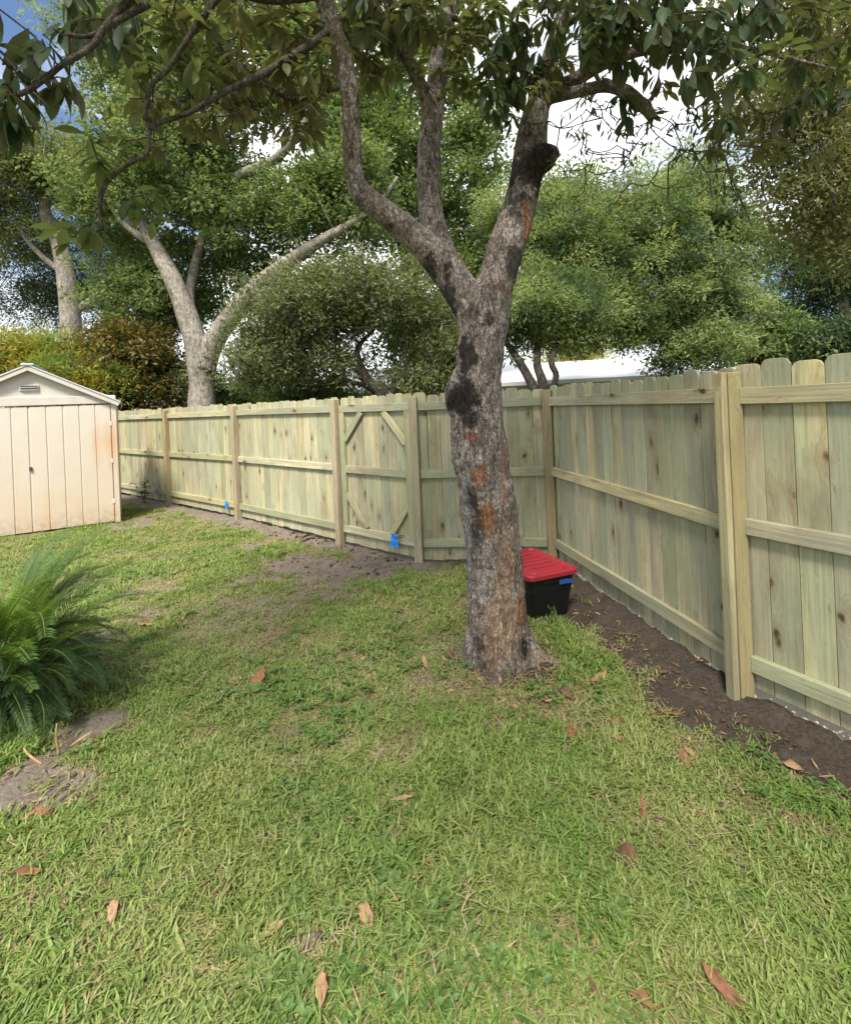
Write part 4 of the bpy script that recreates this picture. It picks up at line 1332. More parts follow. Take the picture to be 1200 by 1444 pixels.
# rosettes of leaves at the twig ends: regions (u0, u1, v0, v1, d0, d1, count, kind)
REG = [(-30, 60, -10, 60, 1.95, 2.1, 4, 0), (10, 70, 120, 170, 2.0, 2.1, 4, 0), (-30, 20, 90, 160, 1.9, 2.1, 3, 0), (70, 130, 90, 140, 2.1, 2.3, 3, 0),
       (95, 190, -30, 40, 2.2, 2.6, 7, 0), (160, 300, 20, 110, 2.4, 3.0, 13, 1), (110, 185, 180, 240, 2.4, 2.6, 3, 1), (85, 135, 290, 335, 2.4, 2.55, 3, 1), (185, 220, 265, 310, 2.45, 2.6, 3, 1),
       (190, 330, 120, 200, 2.5, 3.0, 9, 2), (300, 480, 10, 110, 2.7, 3.4, 24, 2), (330, 440, 100, 190, 2.8, 3.4, 13, 2), (230, 330, -40, 30, 2.4, 2.9, 8, 2), (400, 460, 120, 175, 2.9, 3.2, 5, 2),
       (480, 620, -40, 60, 2.8, 3.6, 15, 2), (520, 600, 60, 140, 3.3, 3.8, 6, 1), (640, 740, -10, 70, 3.0, 3.8, 16, 1), (640, 740, 60, 130, 3.1, 3.6, 12, 1), (690, 780, 30, 130, 3.0, 3.4, 13, 0),
       (770, 870, -30, 60, 2.6, 3.3, 16, 0), (800, 900, 20, 100, 2.5, 3.0, 9, 0), (860, 1000, -40, 40, 2.3, 2.8, 16, 0), (930, 1070, 0, 75, 2.2, 2.7, 11, 0), (1000, 1110, -30, 50, 2.2, 2.6, 8, 0), (960, 1050, 80, 120, 2.2, 2.5, 4, 0), (1060, 1120, 60, 110, 2.3, 2.6, 4, 1),
       (860, 1010, 150, 190, 3.0, 3.2, 5, 3), (770, 900, 150, 240, 3.0, 3.3, 3, 3), (960, 1060, 200, 290, 2.9, 3.1, 3, 3), (1000, 1090, 120, 210, 2.8, 3.2, 10, 2), (1100, 1230, -40, 60, 2.5, 3.2, 12, 2), (780, 850, 80, 120, 3.2, 3.5, 4, 2),
       (620, 760, -20, 150, 3.0, 3.8, 16, 2), (760, 960, -20, 130, 2.8, 3.5, 18, 2), (560, 660, -30, 60, 3.3, 3.9, 8, 1), (1000, 1200, 60, 230, 2.9, 3.4, 22, 2), (1080, 1200, -30, 130, 2.7, 3.3, 12, 1), (480, 560, 20, 110, 3.0, 3.5, 8, 2)]
REG += [(480, 800, -25, 90, 2.8, 3.6, 16, 2), (480, 700, -25, 60, 2.8, 3.4, 10, 0), (640, 800, 60, 170, 3.0, 3.5, 8, 0), (800, 1200, -25, 90, 2.5, 3.3, 26, 2), (850, 1200, 60, 170, 2.7, 3.3, 12, 0), (780, 1020, 130, 230, 2.9, 3.3, 8, 3)]
ros = []
for (u0, u1, v0, v1, d0, d1, cnt, kind) in REG:
    for k in range(int(cnt * (3.2 if kind == 3 else 1.25 if kind == 2 else 1.45 if u0 > 470 else 1.15))):
        ros.append((at(rng.uniform(u0, u1), rng.uniform(v0, v1), rng.uniform(d0, d1)), kind))
# rest of the crown, above the picture, widened over the camera to add shade
for k in range(1500):
    th, rr = rng.uniform(0, 6.283), math.sqrt(rng.random())
    q = Vector((0.35 + 3.3 * rr * math.cos(th), 1.3 + 3.0 * rr * math.sin(th), 4.1 + rng.random() * 2.0 * (1.05 - rr * rr * 0.8)))
    if q.y > 0.25:
        u, v = to_px(q)
        if v > -25:
            continue
    ros.append((q, rng.choice((0, 1, 2))))
tvs, tfs = connect(nodes, [tuple(p) for p, k in ros], 0.12, 0.10, 0.010, 0.003, 5, 3)
b = len(vs)
vs += tvs
fs += [tuple(q + b for q in f) for f in tfs]
# bare hanging twigs by the right limb
hang = []
for (u, v, d) in [(800, 250, 3.1), (820, 200, 3.1), (850, 245, 3.0), (880, 230, 3.0), (915, 260, 3.0), (950, 262, 2.95), (930, 230, 2.95), (990, 235, 2.95), (1005, 280, 2.95), (970, 300, 2.95), (860, 290, 3.0), (830, 190, 3.2), (785, 180, 3.4), (900, 200, 3.0), (880, 170, 3.1), (1030, 230, 2.9), (1060, 320, 2.95), (740, 170, 3.2), (720, 160, 3.2), (700, 200, 3.2), (890, 258, 3.0), (960, 210, 3), (1000, 250, 2.9), (940, 285, 3.0), (845, 215, 3.1), (815, 165, 3.3), (870, 205, 3.0),
                  (330, 160, 2.6), (300, 190, 2.6), (345, 220, 2.6), (300, 230, 2.55), (250, 240, 2.5), (330, 195, 2.7), (200, 260, 2.5), (185, 290, 2.5), (225, 210, 2.5), (60, 180, 2.0), (20, 175, 2.0), (45, 190, 2.0), (65, 150, 2.05), (100, 60, 2.1), (75, 40, 2.1), (360, 150, 2.7), (400, 190, 2.9), (540, 110, 3.2), (520, 150, 3.1)]:
    hang.append(tuple(at(u, v, d)))
for k in range(40):
    hang.append(tuple(at(rng.uniform(770, 1050), rng.uniform(150, 280), rng.uniform(2.9, 3.4))))
for k in range(60):
    hang.append(tuple(at(rng.uniform(180, 480), rng.uniform(60, 230), rng.uniform(2.5, 3.2))))
tvs, tfs = connect(nodes + [Vector(p) for p, k in ros[:140]], hang, 0.16, 0.06, 0.009, 0.003, 5, 8, sag=0.10)
b = len(vs)
vs += tvs
fs += [tuple(q + b for q in f) for f in tfs]
tw = mesh_obj('twigs', pydata('twigs', vs, fs, True), None, fgt)
tw.data.materials.append(bark_mat('twig_bark', (0.05, 0.042, 0.034), (0.10, 0.085, 0.068), (0.20, 0.175, 0.14), 2.0, crack=0.2))
tw['kind'] = 'stuff'

LM = [leaf_mat('glossy_dark_leaf', (0.025, 0.05, 0.018), (0.055, 0.085, 0.03), (0.035, 0.065, 0.025), 0.32, 0.5, 0.25, under=(0.085, 0.10, 0.055)),
      leaf_mat('olive_large_leaf', (0.07, 0.10, 0.022), (0.13, 0.15, 0.03), (0.045, 0.075, 0.02), 0.5, 0.5, 0.25, under=(0.10, 0.12, 0.05)),
      leaf_mat('brownish_leaf', (0.05, 0.06, 0.02), (0.09, 0.09, 0.035), (0.10, 0.12, 0.035), 0.45, 0.5, 0.25, under=(0.10, 0.10, 0.045)),
      leaf_mat('small_green_leaf', (0.05, 0.08, 0.03), (0.08, 0.11, 0.04), None, 0.35, 0.45, 0.4)]
LEAFS = []
for kind in range(4):
    for j in range(3):
        vs, fs = leaf_shape(0.165, (0.058, 0.052, 0.050, 0.04)[kind] * (0.9 + 0.1 * j), (0.25, 0.35, 0.2)[j], (0.2, 0.35, 0.5)[j], 5, 0.58)
        me_ = pydata('leaf', vs, fs, True)
        me_.materials.append(LM[kind])
        LEAFS.append(me_)
leaves = []
for (p, kind) in ros:
    r = rng
    n = r.randint(6, 9) if kind != 3 else 5
    ax = Vector((r.uniform(-.5, .5), r.uniform(-.5, .5), r.uniform(-0.6, 0.6))).normalized()
    drp = {0: -0.95, 1: -0.45, 2: -0.55, 3: -0.5}[kind]
    ph = r.random() * 6.28
    for k in range(n):
        th = ph + 2.4 * k
        dv = Vector((math.cos(th), math.sin(th), drp + r.uniform(-.5, .45) - (0.4 if kind == 0 and r.random() < .4 else 0))).normalized()
        dv = (dv + ax * 0.45).normalized()
        upv = (Vector((0, 0, 1)) + Vector((r.uniform(-.5, .5), r.uniform(-.5, .5), 0))).normalized()
        x = dv.cross(upv)
        if x.length < 0.05:
            x = dv.cross(Vector((1, 0, 0)))
        x.normalize()
        z = x.cross(dv)
        s = r.uniform(0.7, 1.15) * (0.80 if p.x > 0.1 else 1.0) * {0: 1.0, 1: 0.95, 2: 0.9, 3: 0.5}[kind]
        Mx = Matrix((x, dv, z)).transposed().to_4x4() @ Matrix.Diagonal((s, s, s, 1))
        q = p + Vector((r.uniform(-1, 1), r.uniform(-1, 1), r.uniform(-1, 1))) * 0.03
        Mx.translation = q
        leaves.append((q, Mx, kind * 3 + r.randrange(3), s))


def shows(L):
    c = L[1] @ Vector((0, 0.08, 0))
    if c.y < 0.4:
        return -1
    u, v = to_px(c)
    if not (-5 < u < 1205 and -5 < v < 1444):
        return -1
    vd = (Vector((0, 0, EYE)) - c).normalized()
    face = abs(vd.dot((L[1].to_3x3() @ Vector((0, 0, 1))).normalized()))
    return L[3] / c.y * (0.35 + face)


leaves.sort(key=shows, reverse=True)
for L in leaves[:300]:
    mesh_obj('leaf', LEAFS[L[2]], None, fgt, L[1])
rest = leaves[300:]
srcs = [source('leaf_shape', m_) for m_ in LEAFS]
scatter('foliage', [L[0] for L in rest], [tuple(L[1].to_euler()) for L in rest], [L[3] for L in rest], srcs, fgt, 'stuff', [L[2] for L in rest])

# ------------------------------------------------------------------ cycad at the left edge
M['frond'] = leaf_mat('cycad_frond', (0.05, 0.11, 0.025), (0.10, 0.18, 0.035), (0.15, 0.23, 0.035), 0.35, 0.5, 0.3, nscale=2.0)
M['frond_shaded'] = leaf_mat('shaded_cycad_frond', (0.025, 0.06, 0.02), (0.05, 0.095, 0.03), None, 0.25, 0.5, 0.3)  # darker copy of the frond green: shade low in the clump put into colour
M['rachis'] = plain('frond_stalk', (0.16, 0.17, 0.05), 0.6, 0.3, 0.2, 30)
M['dry'] = plain('dry_stalk', (0.36, 0.24, 0.13), 0.85, 0.1, 0.25, 25)


def frond_mesh(seed, L, arch, wl, mat):
    r = random.Random(seed)
    pts = []
    n = 16
    for i in range(n + 1):
        t = i / n
        a_ = arch * t * t * 1.0
        pts.append(Vector((0.06 * math.sin(2.5 * t + seed) * t, 0, 0)) + (pts[-1] - Vector((0.06 * math.sin(2.5 * (t - 1 / n) + seed) * (t - 1 / n), 0, 0)) + Vector((0, math.cos(a_), -math.sin(a_))) * L / n if pts else Vector((0, 0, 0))))
    vs, fs = sweep(pts, [0.007 * (1 - 0.8 * i / n) for i in range(n + 1)], 5, False)
    nf = len(fs)
    m_ = 58
    for k in range(m_):
        t = 0.14 + 0.86 * k / (m_ - 1)
        f = t * n
        i = min(n - 1, int(f))
        p = pts[i].lerp(pts[i + 1], f - i)
        tg = (pts[i + 1] - pts[i]).normalized()
        nr_ = Vector((1, 0, 0)).cross(tg).normalized()
        if nr_.z < 0:
            nr_ = -nr_
        ll = wl * (0.35 + 0.65 * math.sin(math.pi * min(1, 0.12 + t * 0.86))) * r.uniform(0.85, 1.1)
        for s in (-1, 1):
            dr = (Vector((s, 0, 0)) * 0.85 + tg * (0.45 + 0.35 * t) + nr_ * (0.32 + r.uniform(-.15, .15))).normalized()
            wv = dr.cross(nr_).normalized() * 0.0036
            b = len(vs)
            e = p + dr * ll - Vector((0, 0, ll * 0.12))
            md_ = p + dr * ll * 0.5 + nr_ * 0.004
            vs += [p - wv * 0.6, p + wv * 0.6, md_ + wv, md_ - wv, e]
            fs += [(b, b + 1, b + 2, b + 3), (b + 3, b + 2, b + 4)]
    me_ = pydata('frond', vs, fs)
    me_.materials.append(mat)
    me_.materials.append(M['rachis'])
    me_.polygons.foreach_set('material_index', [1 if i < nf else 0 for i in range(len(fs))])
    return me_


cyc = empty('cycad', CYC, 'feathery green cycad clump with arching fronds at left edge of the lawn', 'plant')
SPEC = [(0.85, 1.1, 0.12), (0.95, 0.9, 0.13), (0.78, 1.4, 0.12), (0.95, 0.8, 0.12), (0.7, 1.2, 0.11), (0.9, 1.5, 0.13)]
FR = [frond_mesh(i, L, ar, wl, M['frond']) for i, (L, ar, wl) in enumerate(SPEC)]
FR_SHADED = [frond_mesh(i + 10, L, ar, wl, M['frond_shaded']) for i, (L, ar, wl) in enumerate(SPEC)]
for k in range(290):
    az = rng.uniform(0, 6.283)
    el = rng.choice((rng.uniform(-0.1, 0.35), rng.uniform(0.15, 0.7), rng.uniform(0.5, 1.0), rng.uniform(0.8, 1.4)))
    tow = max(0.0, -math.sin(az))
    s = rng.uniform(0.60, 0.95) * (1.06 if el > 0.9 else 0.76) * (1 - 0.30 * tow * (el < 0.8))
    h0 = rng.uniform(0.10, 0.42) + 0.08 * tow
    b_ = CYC + Vector((math.cos(az) * rng.uniform(0, .2), math.sin(az) * rng.uniform(0, .2), h0))
    Mx = Matrix.Translation(b_) @ Matrix.Rotation(az - math.pi / 2, 4, 'Z') @ Matrix.Rotation(el, 4, 'X') @ Matrix.Rotation(rng.uniform(-.5, .5), 4, 'Y') @ Matrix.Diagonal((s, s, s, 1))
    mesh_obj('frond', FR[k % 6] if el > 0.72 else FR_SHADED[k % 6], None, cyc, Mx)  # upright fronds take the lit green, low ones the shaded copy
# one tall upright frond
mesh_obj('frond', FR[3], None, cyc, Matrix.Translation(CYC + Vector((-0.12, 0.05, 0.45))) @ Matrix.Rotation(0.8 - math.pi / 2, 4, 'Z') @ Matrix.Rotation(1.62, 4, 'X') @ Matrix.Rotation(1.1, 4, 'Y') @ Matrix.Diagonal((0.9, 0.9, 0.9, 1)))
vs, fs = sweep([CYC + Vector((0, 0, -.05)), CYC + Vector((0, 0, .15)), CYC + Vector((0.02, 0, .34))], [0.07, 0.06, 0.04], 10)
mesh_obj('stem', pydata('stem', vs, fs, True), M['grey_bark'], cyc)
for (u, v, du, dz) in ((84, 1062, -6, 0.14), (100, 1050, 30, 0.05), (60, 1075, -30, .06)):
    g = ground_at(u, v)
    p, r_ = spline([g + Vector((0, 0, -0.01)), g + Vector((du * 0.002, 0, dz * .6)), g + Vector((du * 0.0035, 0.02, dz))], [0.007, 0.006, 0.004], 4)
    vs, fs = sweep(p, r_, 6)
    mesh_obj('dry_stalk', pydata('dry_stalk', vs, fs, True), M['dry'], cyc)

# weed with pale flowers by the fence beside the shed
M['petal'] = plain('white_petal', (0.75, 0.74, 0.68), 0.6, 0.2, 0.05, 30)
wg = Vector((PST[2].x - 0.62, PST[2].y + 0.26, 0))
weed = empty('weed', wg, 'small weed with pale flowers at the fence foot beside the shed', 'weed')
vs, fs = [], []
tops = []
for k in range(7):
    e = wg + Vector((rng.uniform(-.28, .28), rng.uniform(-.2, .05), rng.uniform(0.2, 0.5)))
    p, r_ = spline([wg + Vector((rng.uniform(-.04, .04), rng.uniform(-.04, .04), -.02)), wg.lerp(e, .5) + Vector((0, 0, .08)), e], [0.005, 0.004, 0.002], 4)
    sweep(p, r_, 5, True, vs, fs)
    tops += p[3:]
mesh_obj('stem', pydata('stem', vs, fs, True), M['rachis'], weed)
vs, fs = [], []
for q in tops:
    for j in range(2):
        Mx = Matrix.Translation(q) @ Euler((rng.uniform(-.4, .5), rng.uniform(-.4, .4), rng.uniform(0, 6.28))).to_matrix().to_4x4()
        leaf_shape(0.09, 0.03, 0.2, 0.3, 3, 0.5, 0, vs, fs, Mx)
o = mesh_obj('foliage', pydata('foliage', vs, fs), LM[1], weed)
o['kind'] = 'stuff'
for q in tops[3::4]:
    vs, fs = [], []
    for j in range(5):
        Mx = Matrix.Translation(q + Vector((0, -0.01, 0.02))) @ Euler((0.5, 0, j * 1.2566)).to_matrix().to_4x4()
        leaf_shape(0.035, 0.022, 0.1, 0.2, 3, 0.6, 0, vs, fs, Mx)
    mesh_obj('flower', pydata('flower', vs, fs), M['petal'], weed)

# ------------------------------------------------------------------ fallen leaves
M['fallen'] = []
for nm, c in (('dry_leaf_russet', (0.20, 0.092, 0.05)), ('dry_leaf_tan', (0.29, 0.18, 0.10)), ('dry_leaf_brown', (0.12, 0.068, 0.04))):
    m, nt, out = new_mat(nm)
    geo = nd(nt, 'ShaderNodeNewGeometry')
    n1 = noise(nt, geo.outputs['Position'], 60, 4, 0.6)
    col = mixc(nt, ramp(nt, n1, [(0.3, 0.0), (0.7, 1.0)]), tuple(x * 0.65 for x in c), tuple(x * 1.25 for x in c))
    princ(nt, out, col, 0.7, 0.25, n1, 0.3, 0.003)
    M['fallen'].append(m)


def fallen(u, v, L, wr, yaw, mat, curl, label=None, group=None, pitch=0.0, seed=0, name='fallen_leaf', cat='leaf', lift=0.035):
    g = ground_at(u, v)
    vs, fs = leaf_shape(L, L * wr, 0.45, -0.3 * curl, 8, 0.5, 0.25 * curl)
    r = random.Random(seed + int(u) * 7 + int(v))
    ph_ = r.random() * 6
    vs = [v_ + Vector((0, 0, (0.16 * L * math.sin(v_.y / L * 4 + ph_) + 0.9 * v_.x * math.sin(v_.y / L * 5 + ph_)) * curl)) + Vector((r.uniform(-.05, .05), r.uniform(-.03, .03), r.uniform(-.05, .05))) * L * (1 if abs(v_.x) > 1e-6 else .4) for v_ in vs]
    me_ = pydata(name, vs, fs, True)
    Mx = Matrix.Translation(Vector((g.x, g.y, float(gz(g.x, g.y)) + lift))) @ Euler((pitch, r.uniform(-.25, .25), yaw)).to_matrix().to_4x4() @ Matrix.Translation((0, -L / 2, 0))
    if 'piece of bark' in label:
        name, cat, group = 'bark_piece', 'bark', None
    elif 'sheath' in label:
        name, cat, group = 'leaf_sheath', 'leaf sheath', None
    o = mesh_obj(name, me_, M['fallen'][mat], None, Mx)
    md = o.modifiers.new('thickness', 'SOLIDIFY')
    md.thickness = 0.0012
    return tag(o, label, cat, group)


GRP = 'brown leaves fallen on the lawn'
for a_ in [(365, 966, .16, .45, -0.35, 0, .6, 'orange-brown fallen leaf standing on edge in the grass left of the trunk foot', 0.5),
           (50, 1152, .17, .32, -1.35, 0, .35, 'long rust-orange fallen leaf on the bare soil below the cycad', 0.1),
           (36, 1239, .12, .36, -1.5, 0, .4, 'flat orange-brown fallen leaf at the left edge below the long rust leaf', 0.05),
           (305, 1264, .12, .62, 1.1, 2, .9, 'dark brown curled fallen leaf in the grass at lower left', 0.2),
           (517, 1309, .09, .42, 0.6, 1, .4, 'tan fallen leaf beside the bare patch at lower centre', 0.1),
           (880, 1222, .14, .5, 1.2, 2, .75, 'big crumpled brown fallen leaf in the grass below the soil strip', 0.15),
           (700, 1118, .10, .4, 1.1, 1, .3, 'pale tan fallen leaf in the grass below the trunk', 0.05),
           (568, 1137, .10, .25, -1.5, 1, .3, 'thin tan fallen leaf lying level in the grass left of the pale tan one', 0.05),
           (808, 1041, .09, .5, -0.5, 0, .5, 'small orange fallen leaf in the grass right of the trunk foot', 0.3),
           (887, 1063, .10, .55, 0.5, 0, .8, 'reddish curled fallen leaf in the grass near the soil strip', 0.3),
           (968, 1083, .12, .4, 0.1, 0, .7, 'upright reddish-brown fallen leaf, left one of a pair by the soil strip', 0.6),
           (982, 1071, .10, .4, 1.0, 1, .5, 'tan fallen leaf, right one of a pair by the soil strip', 0.2),
           (940, 1011, .20, .14, -1.5, 0, .3, 'long narrow reddish strip of leaf at the edge of the soil', 0.02),
           (845, 963, .14, .38, -1.0, 1, .9, 'curled tan fallen leaf at the end of the tree root', 0.2),
           (906, 1157, .10, .28, -0.15, 0, .5, 'narrow upright brown fallen leaf in the grass above the crumpled one', 0.5),
           (1022, 1414, .13, .35, 0.5, 0, .5, 'orange-brown fallen leaf at the bottom right of the lawn', 0.4),
           (1115, 1089, .11, .35, 1.0, 1, .5, 'tan fallen leaf lying on the dark soil strip by the fence', 0.05),
           (455, 1412, .08, .5, 0.2, 1, .4, 'small tan fallen leaf at the bottom edge left of centre', 0.3),
           (388, 1322, .08, .35, -0.8, 1, .4, 'tan scrap of leaf just left of the bare patch at lower centre', 0.2),
           (135, 1136, .10, .5, 1.2, 2, .7, 'dark brown fallen leaf on the grass right of the cycad soil', 0.1),
           (270, 1178, .12, .35, 1.4, 2, .6, 'dark leaf scrap sunk in the grass at left', 0.0),
           (600, 941, .10, .4, 0.3, 1, .5, 'tan fallen leaf beside the trunk on its left', 0.3),
           (205, 886, .13, .4, 1.3, 1, .4, 'pale dry leaf on the worn turf right of the cycad', 0.0),
           (800, 985, .12, .35, 0.7, 2, .6, 'brown fallen leaf in the litter right of the trunk', 0.1),
           (640, 930, .12, .4, 1.4, 2, .8, 'dark brown fallen leaf against the left of the trunk base', 0.1),
           (160, 1296, .07, .5, 0.4, 1, .4, 'small tan leaf in the grass at far lower left', 0.2),
           (910, 1428, .09, .35, 1.3, 0, .4, 'rusty fallen leaf at the bottom edge right of centre', 0.1),
           (432, 762, .28, .30, -1.25, 2, .7, 'dark piece of bark on bare soil by the fence left of the gate', 0.0),
           (993, 938, .17, .42, 1.5, 0, .35, 'reddish-brown curved leaf sheath on the soil left of the cleat', 0.0)]:
    fallen(a_[0], a_[1], a_[2], a_[3], a_[4], a_[5], a_[6], a_[7], GRP, a_[8], lift=0.018 if a_[5] == 2 or 'soil' in a_[7] else 0.03)
# ------------------------------------------------------------------ grass
def grass_mat(name, c1, c2, c3):
    m, nt, out = new_mat(name)
    oi = nd(nt, 'ShaderNodeObjectInfo')
    geo = nd(nt, 'ShaderNodeNewGeometry')
    col = mixc(nt, oi.outputs['Random'], c1, c2)
    n = noise(nt, geo.outputs['Position'], 1.6, 4, 0.6)
    col = mixc(nt, ramp(nt, n, [(0.42, 0.0), (0.64, 0.85)]), col, c3)
    n5 = noise(nt, geo.outputs['Position'], 110, 2)
    col = mixc(nt, 0.6, col, ramp(nt, n5, [(0.3, 0.3), (0.7, 0.8)]), 'OVERLAY')
    p = nd(nt, 'ShaderNodeBsdfPrincipled', {'Base Color': col, 'Roughness': 0.5, 'Specular IOR Level': 0.35})
    t = nd(nt, 'ShaderNodeBsdfTranslucent', {0: mixc(nt, 1.0, col, (1.3, 1.4, 0.7), 'MULTIPLY')})
    mx = nd(nt, 'ShaderNodeMixShader', {0: 0.32, 1: p.outputs[0], 2: t.outputs[0]})
    nt.links.new(mx.outputs[0], out.inputs[0])
    return m


M['grass'] = grass_mat('turf_grass', (0.12, 0.20, 0.042), (0.215, 0.29, 0.075), (0.26, 0.285, 0.095))
M['straw'] = grass_mat('straw_grass', (0.33, 0.28, 0.15), (0.24, 0.19, 0.10), (0.36, 0.32, 0.18))


def clump(seed, n, R, h, straw, lean=0.75, wd=0.0035):
    r = random.Random(seed)
    vs, fs, mi = [], [], []
    for k in range(n):
        a_, q = r.uniform(0, 6.283), R * math.sqrt(r.random())
        p = Vector((q * math.cos(a_), q * math.sin(a_), -0.004))
        yaw = r.uniform(0, 6.283)
        fw = Vector((math.cos(yaw), math.sin(yaw), 0))
        sd = Vector((-fw.y, fw.x, 0))
        H = h * r.uniform(0.5, 1.25)
        dry = r.random() < straw
        ln = lean * r.uniform(0.3, 1.35) * (1.5 if dry else 1)
        w = wd * r.uniform(0.7, 1.4)
        b = len(vs)
        for i, (t, ww) in enumerate(((0, 0.8), (0.4, 1.0), (0.75, 0.75))):
            c = p + fw * (H * ln * t * t) + Vector((0, 0, H * t * (1 - 0.35 * ln * t * (0.8 if not dry else 1.2))))
            vs += [c - sd * w * ww / 1, c + sd * w * ww / 1]
        c = p + fw * (H * ln) + Vector((0, 0, H * (1 - 0.45 * ln * (0.9 if not dry else 1.25))))
        c.z = max(c.z, 0.004)
        vs.append(c)
        fs += [(b, b + 1, b + 3, b + 2), (b + 2, b + 3, b + 5, b + 4), (b + 4, b + 5, b + 6)]
        mi += [1 if dry else 0] * 3
    me_ = pydata('clump', vs, fs)
    me_.materials.append(M['grass'])
    me_.materials.append(M['straw'])
    me_.polygons.foreach_set('material_index', mi)
    return source('grass_clump', me_)


CL = [clump(i, 15, 0.05, 0.029 + 0.005 * (i % 3), (0.06, 0.12, 0.2, 0.1)[i % 4], 1.0, 0.0027) for i in range(8)] + [clump(20 + i, 12, 0.055, 0.026, 0.72, 1.2, 0.0024) for i in range(4)] + [clump(30 + i, 13, 0.05, 0.055, 0.05, 0.8, 0.0034) for i in range(3)]


def lawn_weed(seed):
    """a flat rosette of small round leaves"""
    r = random.Random(seed)
    vs, fs = [], []
    for k in range(r.randint(6, 10)):
        Mx = Euler((r.uniform(0.1, 0.6), r.uniform(-.3, .3), 2.4 * k + r.random())).to_matrix().to_4x4()
        Mx.translation = Vector((r.uniform(-.02, .02), r.uniform(-.02, .02), 0.012 + 0.012 * r.random()))
        leaf_shape(r.uniform(0.022, 0.042), r.uniform(0.014, 0.022), 0.2, 0.3, 3, 0.6, 0, vs, fs, Mx)
    me_ = pydata('weed_rosette', vs, fs)
    me_.materials.append(M['weed_leaf'])
    return source('weed_rosette', me_)


def runner(seed, mat):
    """a creeping grass stem with short blades at its joints"""
    r = random.Random(seed)
    pts = [Vector((0, 0, 0.012))]
    a_ = r.uniform(0, 6.28)
    for k in range(6):
        a_ += r.uniform(-.5, .5)
        pts.append(pts[-1] + Vector((math.cos(a_) * 0.035, math.sin(a_) * 0.035, r.uniform(-.004, .006))))
    vs, fs = sweep(pts, [0.0012] * 7, 4, False)
    for p in pts[1:]:
        for q in range(2):
            Mx = Euler((r.uniform(0.2, 0.9), 0, r.uniform(0, 6.28))).to_matrix().to_4x4()
            Mx.translation = p
            leaf_shape(r.uniform(0.03, 0.06), 0.0042, 0.2, 0.5, 3, 0.45, 0, vs, fs, Mx)
    me_ = pydata('runner', vs, fs)
    me_.materials.append(mat)
    return source('grass_runner', me_)


M['weed_leaf'] = grass_mat('lawn_weed_leaf', (0.07, 0.14, 0.035), (0.12, 0.19, 0.05), (0.16, 0.20, 0.06))
CL += [lawn_weed(50 + i) for i in range(4)] + [runner(60 + i, M['grass'] if i < 4 else M['straw']) for i in range(5)]
gr = np.random.default_rng(5)
N0 = 175000
d = 0.95 * (11.5 / 0.95) ** gr.random(N0)
# density falls with distance: even in log depth
xs = gr.uniform(-1.75, 1.15, N0) * d
keep = np.ones(N0, bool)
dm = dirt_mask(xs, d)
fsn = fence_side(xs, d)
keep &= fsn > 0.05
keep &= gr.random(N0) > np.clip(dm * 1.15, 0, 0.985)
shr = np.array([(Vector((x, y, 0)) - SHR).dot(sh_n) > 0.0 or (Vector((x, y, 0)) - SHR).dot(sh_x) > 0.03 for x, y in zip(xs, d)])
keep &= shr
keep &= np.hypot(xs - TREE.x, d - TREE.y - 0.1) > 0.22
keep &= ~((np.abs((xs - tc_.x) * ta.x + (d - tc_.y) * ta.y) < LA / 2 - .06) & (np.abs((xs - tc_.x) * tb.x + (d - tc_.y) * tb.y) < LB / 2 - .06))
xs, ds, dm = xs[keep], d[keep], dm[keep]
h_ = fbm(xs * 2.2, ds * 2.2, 91)
idx = gr.integers(0, 8, len(xs))
dry = (gr.random(len(xs)) < 0.07 + 0.75 * np.clip(dm * 1.4, 0, 1) + (0.18 + 0.27 * sstep(2.0, 3.5, ds)) * sstep(0.48, 0.66, fbm(xs * 1.7 + 9, ds * 1.7, 95)))
idx = np.where(dry, 8 + gr.integers(0, 4, len(xs)), idx)
tall = (~dry) & (gr.random(len(xs)) < 0.05 + 0.28 * sstep(0.55, 0.7, h_))
idx = np.where(tall, 12 + gr.integers(0, 3, len(xs)), idx)
wz = (gr.random(len(xs)) < 0.012 + 0.14 * sstep(0.60, 0.72, fbm(xs * 1.9 + 20, ds * 1.9, 97)))
idx = np.where(wz, 15 + gr.integers(0, 4, len(xs)), idx)
rz2 = gr.random(len(xs)) < 0.045
idx = np.where(rz2, 19 + gr.integers(0, 5, len(xs)), idx)
zz = gz(xs, ds)
Rr = np.zeros((len(xs), 3))
Rr[:, 2] = gr.uniform(0, 6.283, len(xs))
Rr[:, 0] = gr.normal(0, .12, len(xs))
Rr[:, 1] = gr.normal(0, .12, len(xs))
sc = gr.uniform(0.75, 1.2, len(xs)) * (0.8 + 0.45 * h_) * (1 + 0.05 * np.clip(ds - 3, 0, 6))
g = scatter('grass', np.stack([xs, ds, zz], -1), Rr, sc, CL, None, 'stuff', idx)
tag(g, 'short green lawn grass mixed with straw-coloured blades', 'grass')

# rough ground cover beyond the fence
N1 = 9000
xb, yb = gr.uniform(-14, 14, N1), gr.uniform(2, 26, N1)
kb = (fence_side(xb, yb) < -0.5) & (np.abs(fence_side(xb, yb)) < 30)
xb, yb = xb[kb], yb[kb]
Rb = np.zeros((len(xb), 3))
Rb[:, 2] = gr.uniform(0, 6.283, len(xb))
g = scatter('rough_grass', np.stack([xb, yb, np.full(len(xb), -0.02)], -1), Rb, gr.uniform(2.5, 4.0, len(xb)), CL[12:15], None, 'stuff')
tag(g, 'rough taller grass on the neighbouring ground behind the fence', 'grass')

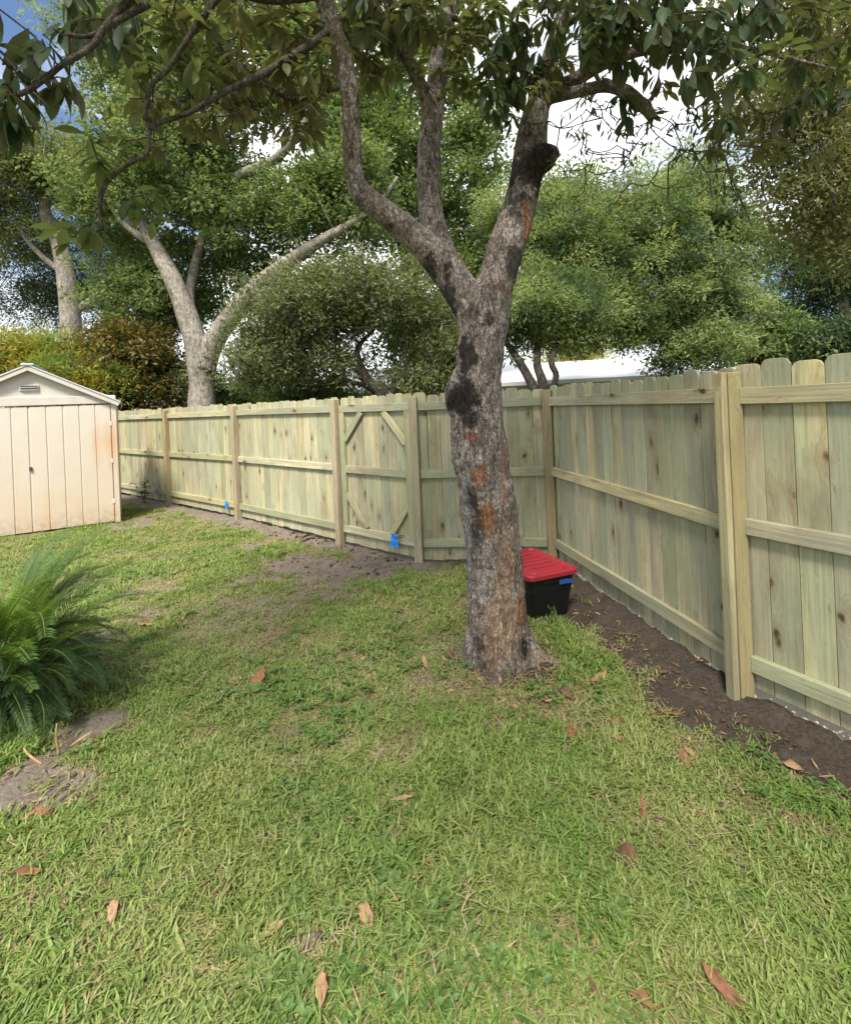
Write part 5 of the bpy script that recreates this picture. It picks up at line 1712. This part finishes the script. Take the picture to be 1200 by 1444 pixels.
# ------------------------------------------------------------------ litter, clods, pale stones
def chip(seed, L, Wd, mat):
    r = random.Random(seed)
    vs, fs = leaf_shape(L, Wd, r.uniform(0.1, 0.6), r.uniform(-.4, .4), 3, 0.5, r.uniform(-.3, .3))
    me_ = pydata('chip', vs, fs)
    me_.materials.append(mat)
    return source('litter_chip', me_)


def lump(seed, s, mat):
    r = random.Random(seed)
    bm = bmesh.new()
    bmesh.ops.create_icosphere(bm, subdivisions=2, radius=s)
    for v_ in bm.verts:
        v_.co *= 0.7 + 0.5 * float(vnoise(v_.co.x / s * 1.5 + seed, v_.co.y / s * 1.5 + v_.co.z / s, seed))
        v_.co.z *= 0.6
    me_ = bm_mesh('lump', bm)
    me_.materials.append(mat)
    return source('lump', me_)


M['clod'] = plain('soil_clod', (0.075, 0.055, 0.042), 0.95, 0.1, 0.4, 40, 0.5)
M['pale_stone'] = plain('pale_limestone', (0.42, 0.38, 0.31), 0.9, 0.2, 0.15, 40, 0.4)
chips = [chip(i, 0.03 + 0.012 * (i % 3), 0.012 + 0.004 * (i % 2), M['fallen'][i % 3]) for i in range(9)]
N2 = 60000
xl, yl = gr.uniform(-3.5, 3, N2), gr.uniform(1.0, 7.5, N2)
dl = dirt_mask(xl, yl)
tr = np.clip(1 - np.hypot(xl - TREE.x - .15, yl - TREE.y) / 0.9, 0, 1)
fl = fence_side(xl, yl)
right = np.clip((xl + 0.2) / 0.5, 0, 1)
pk = (dl > 0.3) * (0.035 + 0.035 * right) + 0.42 * tr + 0.014
kl = (gr.random(N2) < pk) & (fl > 0.03)
xl, yl, dl = xl[kl], yl[kl], dl[kl]
zl = gz(xl, yl) + np.where(dl > 0.4, 0.008, 0.02)
Rl = rand_rot(len(xl), 0.35)
g = scatter('leaf_litter', np.stack([xl, yl, zl], -1), Rl, gr.uniform(0.5, 1.3, len(xl)), chips, None, 'stuff')
tag(g, 'crumbled dry leaf litter scattered round the trunk and along the soil', 'leaf litter')
clods = [lump(i, 0.018, M['clod']) for i in range(5)]
N3 = 30000
xc, yc = gr.uniform(-3.5, 3, N3), gr.uniform(0.9, 7.0, N3)
dc = dirt_mask(xc, yc)
kc = (gr.random(N3) < np.clip(dc - 0.55, 0, 1) * (0.42 + 1.2 * (np.abs(fence_side(xc, yc)) < 0.10))) & (fence_side(xc, yc) > -0.04)
xc, yc = xc[kc], yc[kc]
g = scatter('soil_clods', np.stack([xc, yc, gz(xc, yc)], -1), rand_rot(len(xc), 0.6), gr.uniform(0.2, 1.0, len(xc)) ** 1.8 * 1.2, clods, None, 'stuff')
tag(g, 'dark crumbs of turned soil along the foot of the fence', 'soil')
stones = [lump(40 + i, 0.008, M['pale_stone']) for i in range(4)]
Ps = []
for a_, b_, cnt in ((PST[6], PST[7], 260), (PST[7], PST[8], 300)):
    dS, nS = frame(a_, b_)
    for k in range(cnt):
        t = gr.random() * (b_ - a_).length
        if vnoise(t * 3.1, 0.0, 5) < 0.35 and gr.random() < .8:
            continue
        q = a_ + dS * t + nS * (-0.05 + gr.normal(0.0, 0.014))
        Ps.append((q.x, q.y, gr.uniform(0.0, 0.035)))
g = scatter('pale_rubble', Ps, rand_rot(len(Ps), 0.8), gr.uniform(0.4, 1.2, len(Ps)), stones, None, 'stuff')
tag(g, 'pale crumbs of limestone showing under the boards on the right', 'rubble')
